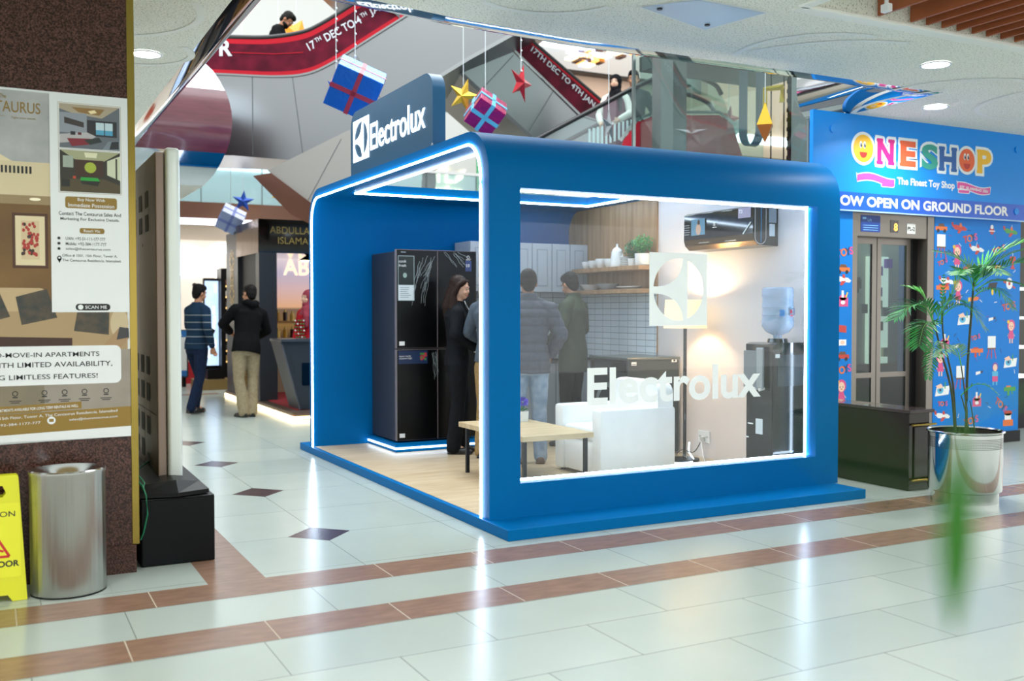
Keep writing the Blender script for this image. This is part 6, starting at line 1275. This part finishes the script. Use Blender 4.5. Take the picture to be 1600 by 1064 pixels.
OR = t.location
def stem(pts, r0, r1):
    m = M(); c = C3([E(*p) - OR for p in pts]); m.tube(c, [r0 + (r1 - r0) * i / (len(c) - 1) for i in range(len(c))], STM, 8); m.build('stem', None, t, 60)
def frond(pts, L, ma, n=26, droop=.35, w=.012):
    n = int(n * 1.1); L *= 1.12; droop *= .38; m = M(); c = C3([E(*p) - OR for p in pts], 8); m.tube(c, [.0045 - .0035 * i / (len(c) - 1) for i in range(len(c))], FRY, 5)
    for i in range(n):
        f = .16 + .84 * i / (n - 1); q = f * (len(c) - 1); a = int(min(q, len(c) - 2)); p = c[a].lerp(c[a + 1], q - a); d = (c[a + 1] - c[a]).normalized(); l = L * (math.sin(PI * (.18 + .75 * f)) ** .7) * rp_.uniform(.85, 1.1)
        sd = d.cross(Vector((0, 0, 1))); sd = (sd if sd.length > .1 else RH).normalized()
        for s in (-1, 1):
            e = (sd * s * .85 + d * .7 + Vector((rp_.uniform(-.15, .15), rp_.uniform(-.15, .15), .22))).normalized(); g = Vector((0, 0, -droop * l)); nrm = e.cross(d).normalized(); wd = e.cross(nrm) * w * .5
            a1 = p + e * l * .35 + g * .12; a2 = p + e * l * .7 + g * .45; a3 = p + e * l + g
            m.face([p, a1 + wd, a1 - wd], ma); m.face([a1 - wd, a1 + wd, a2 + wd * .8, a2 - wd * .8], ma); m.face([a2 - wd * .8, a2 + wd * .8, a3], ma)
    m.build('frond', None, t)
V0 = 7.345
stem([(3.36, V0, .40), (3.36, V0, .9), (3.38, V0, 1.3), (3.41, V0 + .02, 1.62)], .011, .007)
stem([(3.27, V0 - .03, .40), (3.23, V0 - .04, .8), (3.14, V0 - .05, 1.12), (3.09, V0 - .05, 1.32)], .010, .006)
stem([(3.30, V0 + .03, .40), (3.27, V0 + .03, .85), (3.20, V0 + .04, 1.2), (3.19, V0 + .04, 1.40)], .009, .005)
stem([(3.32, V0 - .05, .40), (3.33, V0 - .05, .7), (3.28, V0 - .08, 1.0)], .006, .004)
stem([(3.40, V0 + .02, .40), (3.36, V0, .62), (3.30, V0 - .04, .78)], .006, .004)
stem([(3.44, V0, .40), (3.39, V0 - .02, .66), (3.36, V0 - .05, .74)], .005, .003)
for pts, L, ma, n, dr in (
    ([(3.41, V0, 1.60), (3.47, V0 - .05, 1.70), (3.58, V0 - .12, 1.80), (3.73, V0 - .2, 1.86)], .17, FRO, 30, .5),
    ([(3.41, V0, 1.60), (3.36, V0, 1.72), (3.27, V0 + .02, 1.80), (3.13, V0 + .04, 1.84)], .16, FRL, 26, .55),
    ([(3.41, V0, 1.55), (3.52, V0 - .05, 1.62), (3.66, V0 - .12, 1.60), (3.80, V0 - .2, 1.53)], .15, FRO, 28, .8),
    ([(3.40, V0, 1.50), (3.44, V0 - .1, 1.56), (3.50, V0 - .2, 1.54), (3.56, V0 - .26, 1.42)], .12, FRO, 20, .9),
    ([(3.41, V0, 1.58), (3.40, V0 - .08, 1.68), (3.42, V0 - .2, 1.72), (3.45, V0 - .32, 1.66)], .14, FRL, 22, .7),
    ([(3.41, V0, 1.60), (3.48, V0, 1.74), (3.60, V0 - .04, 1.84), (3.72, V0 - .08, 1.90)], .20, FRY, 34, .2),
    ([(3.41, V0, 1.58), (3.50, V0 - .1, 1.68), (3.60, V0 - .22, 1.74), (3.68, V0 - .3, 1.74)], .19, FRO, 30, .3),
    ([(3.40, V0, 1.55), (3.34, V0 - .06, 1.66), (3.28, V0 - .12, 1.70), (3.20, V0 - .2, 1.66)], .14, FRO, 24, .4),
    ([(3.10, V0 - .05, 1.30), (3.13, V0 - .1, 1.42), (3.18, V0 - .15, 1.48), (3.24, V0 - .2, 1.46)], .14, FRO, 24, .4),
    ([(3.09, V0 - .05, 1.30), (3.02, V0 - .08, 1.42), (2.91, V0 - .12, 1.44), (2.76, V0 - .16, 1.34)], .20, FRO, 32, .5),
    ([(3.09, V0 - .05, 1.30), (3.05, V0 - .03, 1.46), (3.00, V0, 1.54), (2.92, V0 + .05, 1.58)], .15, FRY, 24, .5),
    ([(3.10, V0 - .05, 1.25), (3.03, V0 - .12, 1.32), (2.95, V0 - .2, 1.28), (2.90, V0 - .25, 1.15)], .15, FRO, 22, .8),
    ([(3.12, V0 - .05, 1.18), (3.07, V0 - .12, 1.16), (3.02, V0 - .18, 1.06), (2.99, V0 - .2, .92)], .08, FRO, 18, .6),
    ([(3.19, V0 + .04, 1.38), (3.24, V0, 1.52), (3.27, V0 - .03, 1.64), (3.30, V0 - .05, 1.74)], .10, FRY, 16, .3),
    ([(3.19, V0 + .04, 1.36), (3.25, V0 - .05, 1.44), (3.32, V0 - .12, 1.42), (3.40, V0 - .18, 1.28)], .15, FRO, 24, .8),
    ([(3.28, V0 - .08, 1.0), (3.22, V0 - .14, 1.12), (3.14, V0 - .2, 1.15), (3.04, V0 - .26, 1.08)], .12, FRL, 20, .6),
    ([(3.18, V0 + .04, 1.30), (3.19, V0 + .05, 1.46), (3.20, V0 + .06, 1.56), (3.21, V0 + .07, 1.66)], .03, FRO, 10, .1),
    ([(3.30, V0 - .04, .78), (3.36, V0 - .1, .86), (3.44, V0 - .14, .86), (3.50, V0 - .18, .80)], .06, FRO, 8, .4)):
    frond(pts, L, ma, n, dr)
# leaf of another plant right in front of the lens side
t = thing('plant_leaf', 'blurred green leaf hanging close in front near the steel planter', 'leaf', E(.27, .6, 1.32))
OR = t.location * .8; t.location = OR; t.location.z = 1.336; OR = t.location; FG_ = mat('near_leaf', '2c7a0c', .5)
def blade(pts, ws, name='leaf_blade'):
    m = M(); L_ = []
    for (u_, v_, z_), w in zip(pts, ws): p = E(u_, v_, z_) - OR; L_.append([p - RH * w / 2, p + FH * w * .15, p + RH * w / 2])
    m.loft(L_, FG_, closed=False, caps=False); m.build(name, None, t, 60)
blade([(a * .8, .48, 1.4 - (1.4 - b) * .8) for a, b in ((.271, 1.335), (.2705, 1.31), (.270, 1.285), (.2695, 1.262), (.269, 1.24), (.268, 1.205))], [.002, .008, .015, .018, .015, .002])
blade([(.044, .16, 1.388), (.054, .16, 1.379), (.0617, .16, 1.370), (.072, .16, 1.352)], [.001, .0018, .0018, .001])
blade([(.0226, .16, 1.3574), (.034, .16, 1.3535), (.044, .16, 1.350), (.0514, .16, 1.347)], [.001, .0022, .0022, .001])
m = M(); m.tube([E(.2168, .48, 1.348) - OR, E(.228, .48, 1.356) - OR, E(.264, .48, 1.36) - OR, E(.36, .50, 1.32) - OR, E(.45, .54, 1.15) - OR], .0009, FG_, 6); m.build('stalk', None, t, 60)
# hanging decorations
def string(u_, v_, z0, z1=8.6):
    return M(), E(u_, v_, z0), E(u_, v_, z1)
BEAD = mat('string_beads', 'c9d3d6', .3)
def hang(parent, v0, ztop, bead=False):
    m = M(); o = parent.location; m.cyl(Vector((0, 0, v0)), Vector((0, 0, ztop - o.z)), .004, m=BEAD, seg=5)
    if bead:
        z = v0
        while z < ztop - o.z: m.ball((.008 * math.sin(z * 60), 0, z), .012, BEAD, 6); z += .11
    m.build('hanging_string', None, parent)
def gift(name, label, c, size, rot, base, ribbon, bead, light=None):
    t = thing(name, label, 'gift box', c); t.rotation_euler = (0, 0, -YW); Rm = Euler([R(a) for a in rot]).to_matrix().to_4x4(); w, d, h_ = size
    m = M(); m.box(-w / 2, w / 2, -d / 2, d / 2, -h_ / 2, h_ / 2, base, .004, Rm); m.build('wrapped_box', None, t)
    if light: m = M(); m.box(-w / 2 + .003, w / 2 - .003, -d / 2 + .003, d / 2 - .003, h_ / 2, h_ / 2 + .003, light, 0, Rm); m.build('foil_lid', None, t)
    m = M(); e = .006; q = .022
    m.box(-q, q, -d / 2 - e, d / 2 + e, -h_ / 2 - e, h_ / 2 + e, ribbon, 0, Rm); m.box(-w / 2 - e, w / 2 + e, -q, q, -h_ / 2 - e, h_ / 2 + e, ribbon, 0, Rm) ; m.box(-w / 2 - e, w / 2 + e, -d / 2 - e, d / 2 + e, -q, q, ribbon, 0, Rm); m.build('ribbon', None, t)
    hang(t, h_ * .5, 8.6, bead)
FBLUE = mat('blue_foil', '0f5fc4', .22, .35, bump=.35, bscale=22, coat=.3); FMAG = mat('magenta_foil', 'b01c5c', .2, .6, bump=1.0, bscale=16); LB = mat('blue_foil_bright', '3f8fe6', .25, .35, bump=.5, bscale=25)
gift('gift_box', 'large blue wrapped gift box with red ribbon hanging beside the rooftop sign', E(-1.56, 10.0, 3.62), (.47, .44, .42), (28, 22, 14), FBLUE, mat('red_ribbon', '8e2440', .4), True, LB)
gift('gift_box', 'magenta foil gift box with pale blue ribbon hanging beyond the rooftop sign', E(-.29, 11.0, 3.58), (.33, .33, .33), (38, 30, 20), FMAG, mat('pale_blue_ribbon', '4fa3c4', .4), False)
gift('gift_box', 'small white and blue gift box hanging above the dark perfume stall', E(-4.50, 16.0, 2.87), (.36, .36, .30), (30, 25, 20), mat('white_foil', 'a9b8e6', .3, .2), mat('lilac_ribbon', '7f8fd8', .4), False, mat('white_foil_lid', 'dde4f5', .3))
def star(name, label, c, r0, rot, ma, bead=False, r1=.40, top=8.6, dep=.22):
    t = thing(name, label, 'star', c); t.rotation_euler = (0, 0, -YW); Rm = Euler([R(a) for a in rot]).to_matrix(); m = M(); P = []
    for i in range(10): a = PI / 2 + i * PI / 5; q = r0 if i % 2 == 0 else r0 * r1; P.append(Vector((q * math.cos(a), 0, q * math.sin(a))))
    for s in (-1, 1):
        ap = Vector((0, s * r0 * dep, 0))
        for i in range(10): m.face([Rm @ P[i], Rm @ P[(i + 1) % 10], Rm @ ap], ma)
    m.build('star_body', None, t); hang(t, r0 * .6, top, bead)
star('hanging_star', 'red faceted star hanging on a beaded string over the booth', E(.10, 11.0, 3.90), .22, (0, 14, 55), mat('red_foil', 'a81e2c', .25, .5, bump=.4, bscale=40), True)
star('hanging_star', 'gold faceted star hanging beside the magenta gift box', E(-.56, 11.6, 3.89), .20, (10, 22, -20), mat('gold_foil', 'c9a53a', .22, .8, bump=.2, bscale=20), False)
star('hanging_star', 'silver star hanging near the glass escalator', E(1.16, 12.0, 3.62), .20, (0, 0, 60), mat('silver_foil', 'b9bcc2', .25, .8), False, .34)
star('hanging_star', 'blue star hanging over the bright shop front', E(-4.57, 17.0, 3.27), .19, (0, 6, 10), mat('blue_star_foil', '1f4fb0', .3, .3), False)
star('hanging_star', 'small gold star hanging above the perfume stall canopy', E(-4.42, 19.0, 3.6), .16, (0, 180, 20), mat('gold_foil', 'c9a53a', .22, .8), False)
star('hanging_star', 'red star hanging behind the lift shaft glass', E(2.95, 13.62, 4.01), .19, (0, 10, 20), mat('red_foil', 'a81e2c', .25, .5), False)
star('hanging_star', 'bright orange star behind the bearded man on the landing', E(-3.28, 15.3, 5.60), .26, (0, 20, 30), mat('orange_paper', 'e8891c', .4, emit='f09020', estr=.35), False, .6)
star('hanging_star', 'dark blue star tucked behind the large blue gift box', E(-1.82, 10.4, 3.66), .17, (0, 20, 60), mat('blue_star_foil', '1f4fb0', .3, .3), True)
t = thing('foil_lantern', 'copper and gold foil diamond lantern hanging in front of the lift shaft', 'lantern', Vector((7.05, 7.9, 3.32))); 
m = M(); CF = mat('copper_foil', 'b5703a', .2, .8, bump=.3, bscale=14)
ring_ = [Vector((.11 * math.cos(a), .11 * math.sin(a), -.02)) for a in (0, PI / 2, PI, 1.5 * PI)]
for i in range(4): m.face([ring_[i], ring_[(i + 1) % 4], (0, 0, .22)], mat('gold_foil', 'c9a53a', .22, .8)); m.face([ring_[i], ring_[(i + 1) % 4], (0, 0, -.20)], CF)
m.build('lantern_body', None, t); m = M(); m.cyl((0, 0, .2), (0, 0, 5.2), .004, m=BEAD, seg=5); m.build('hanging_string', None, t)
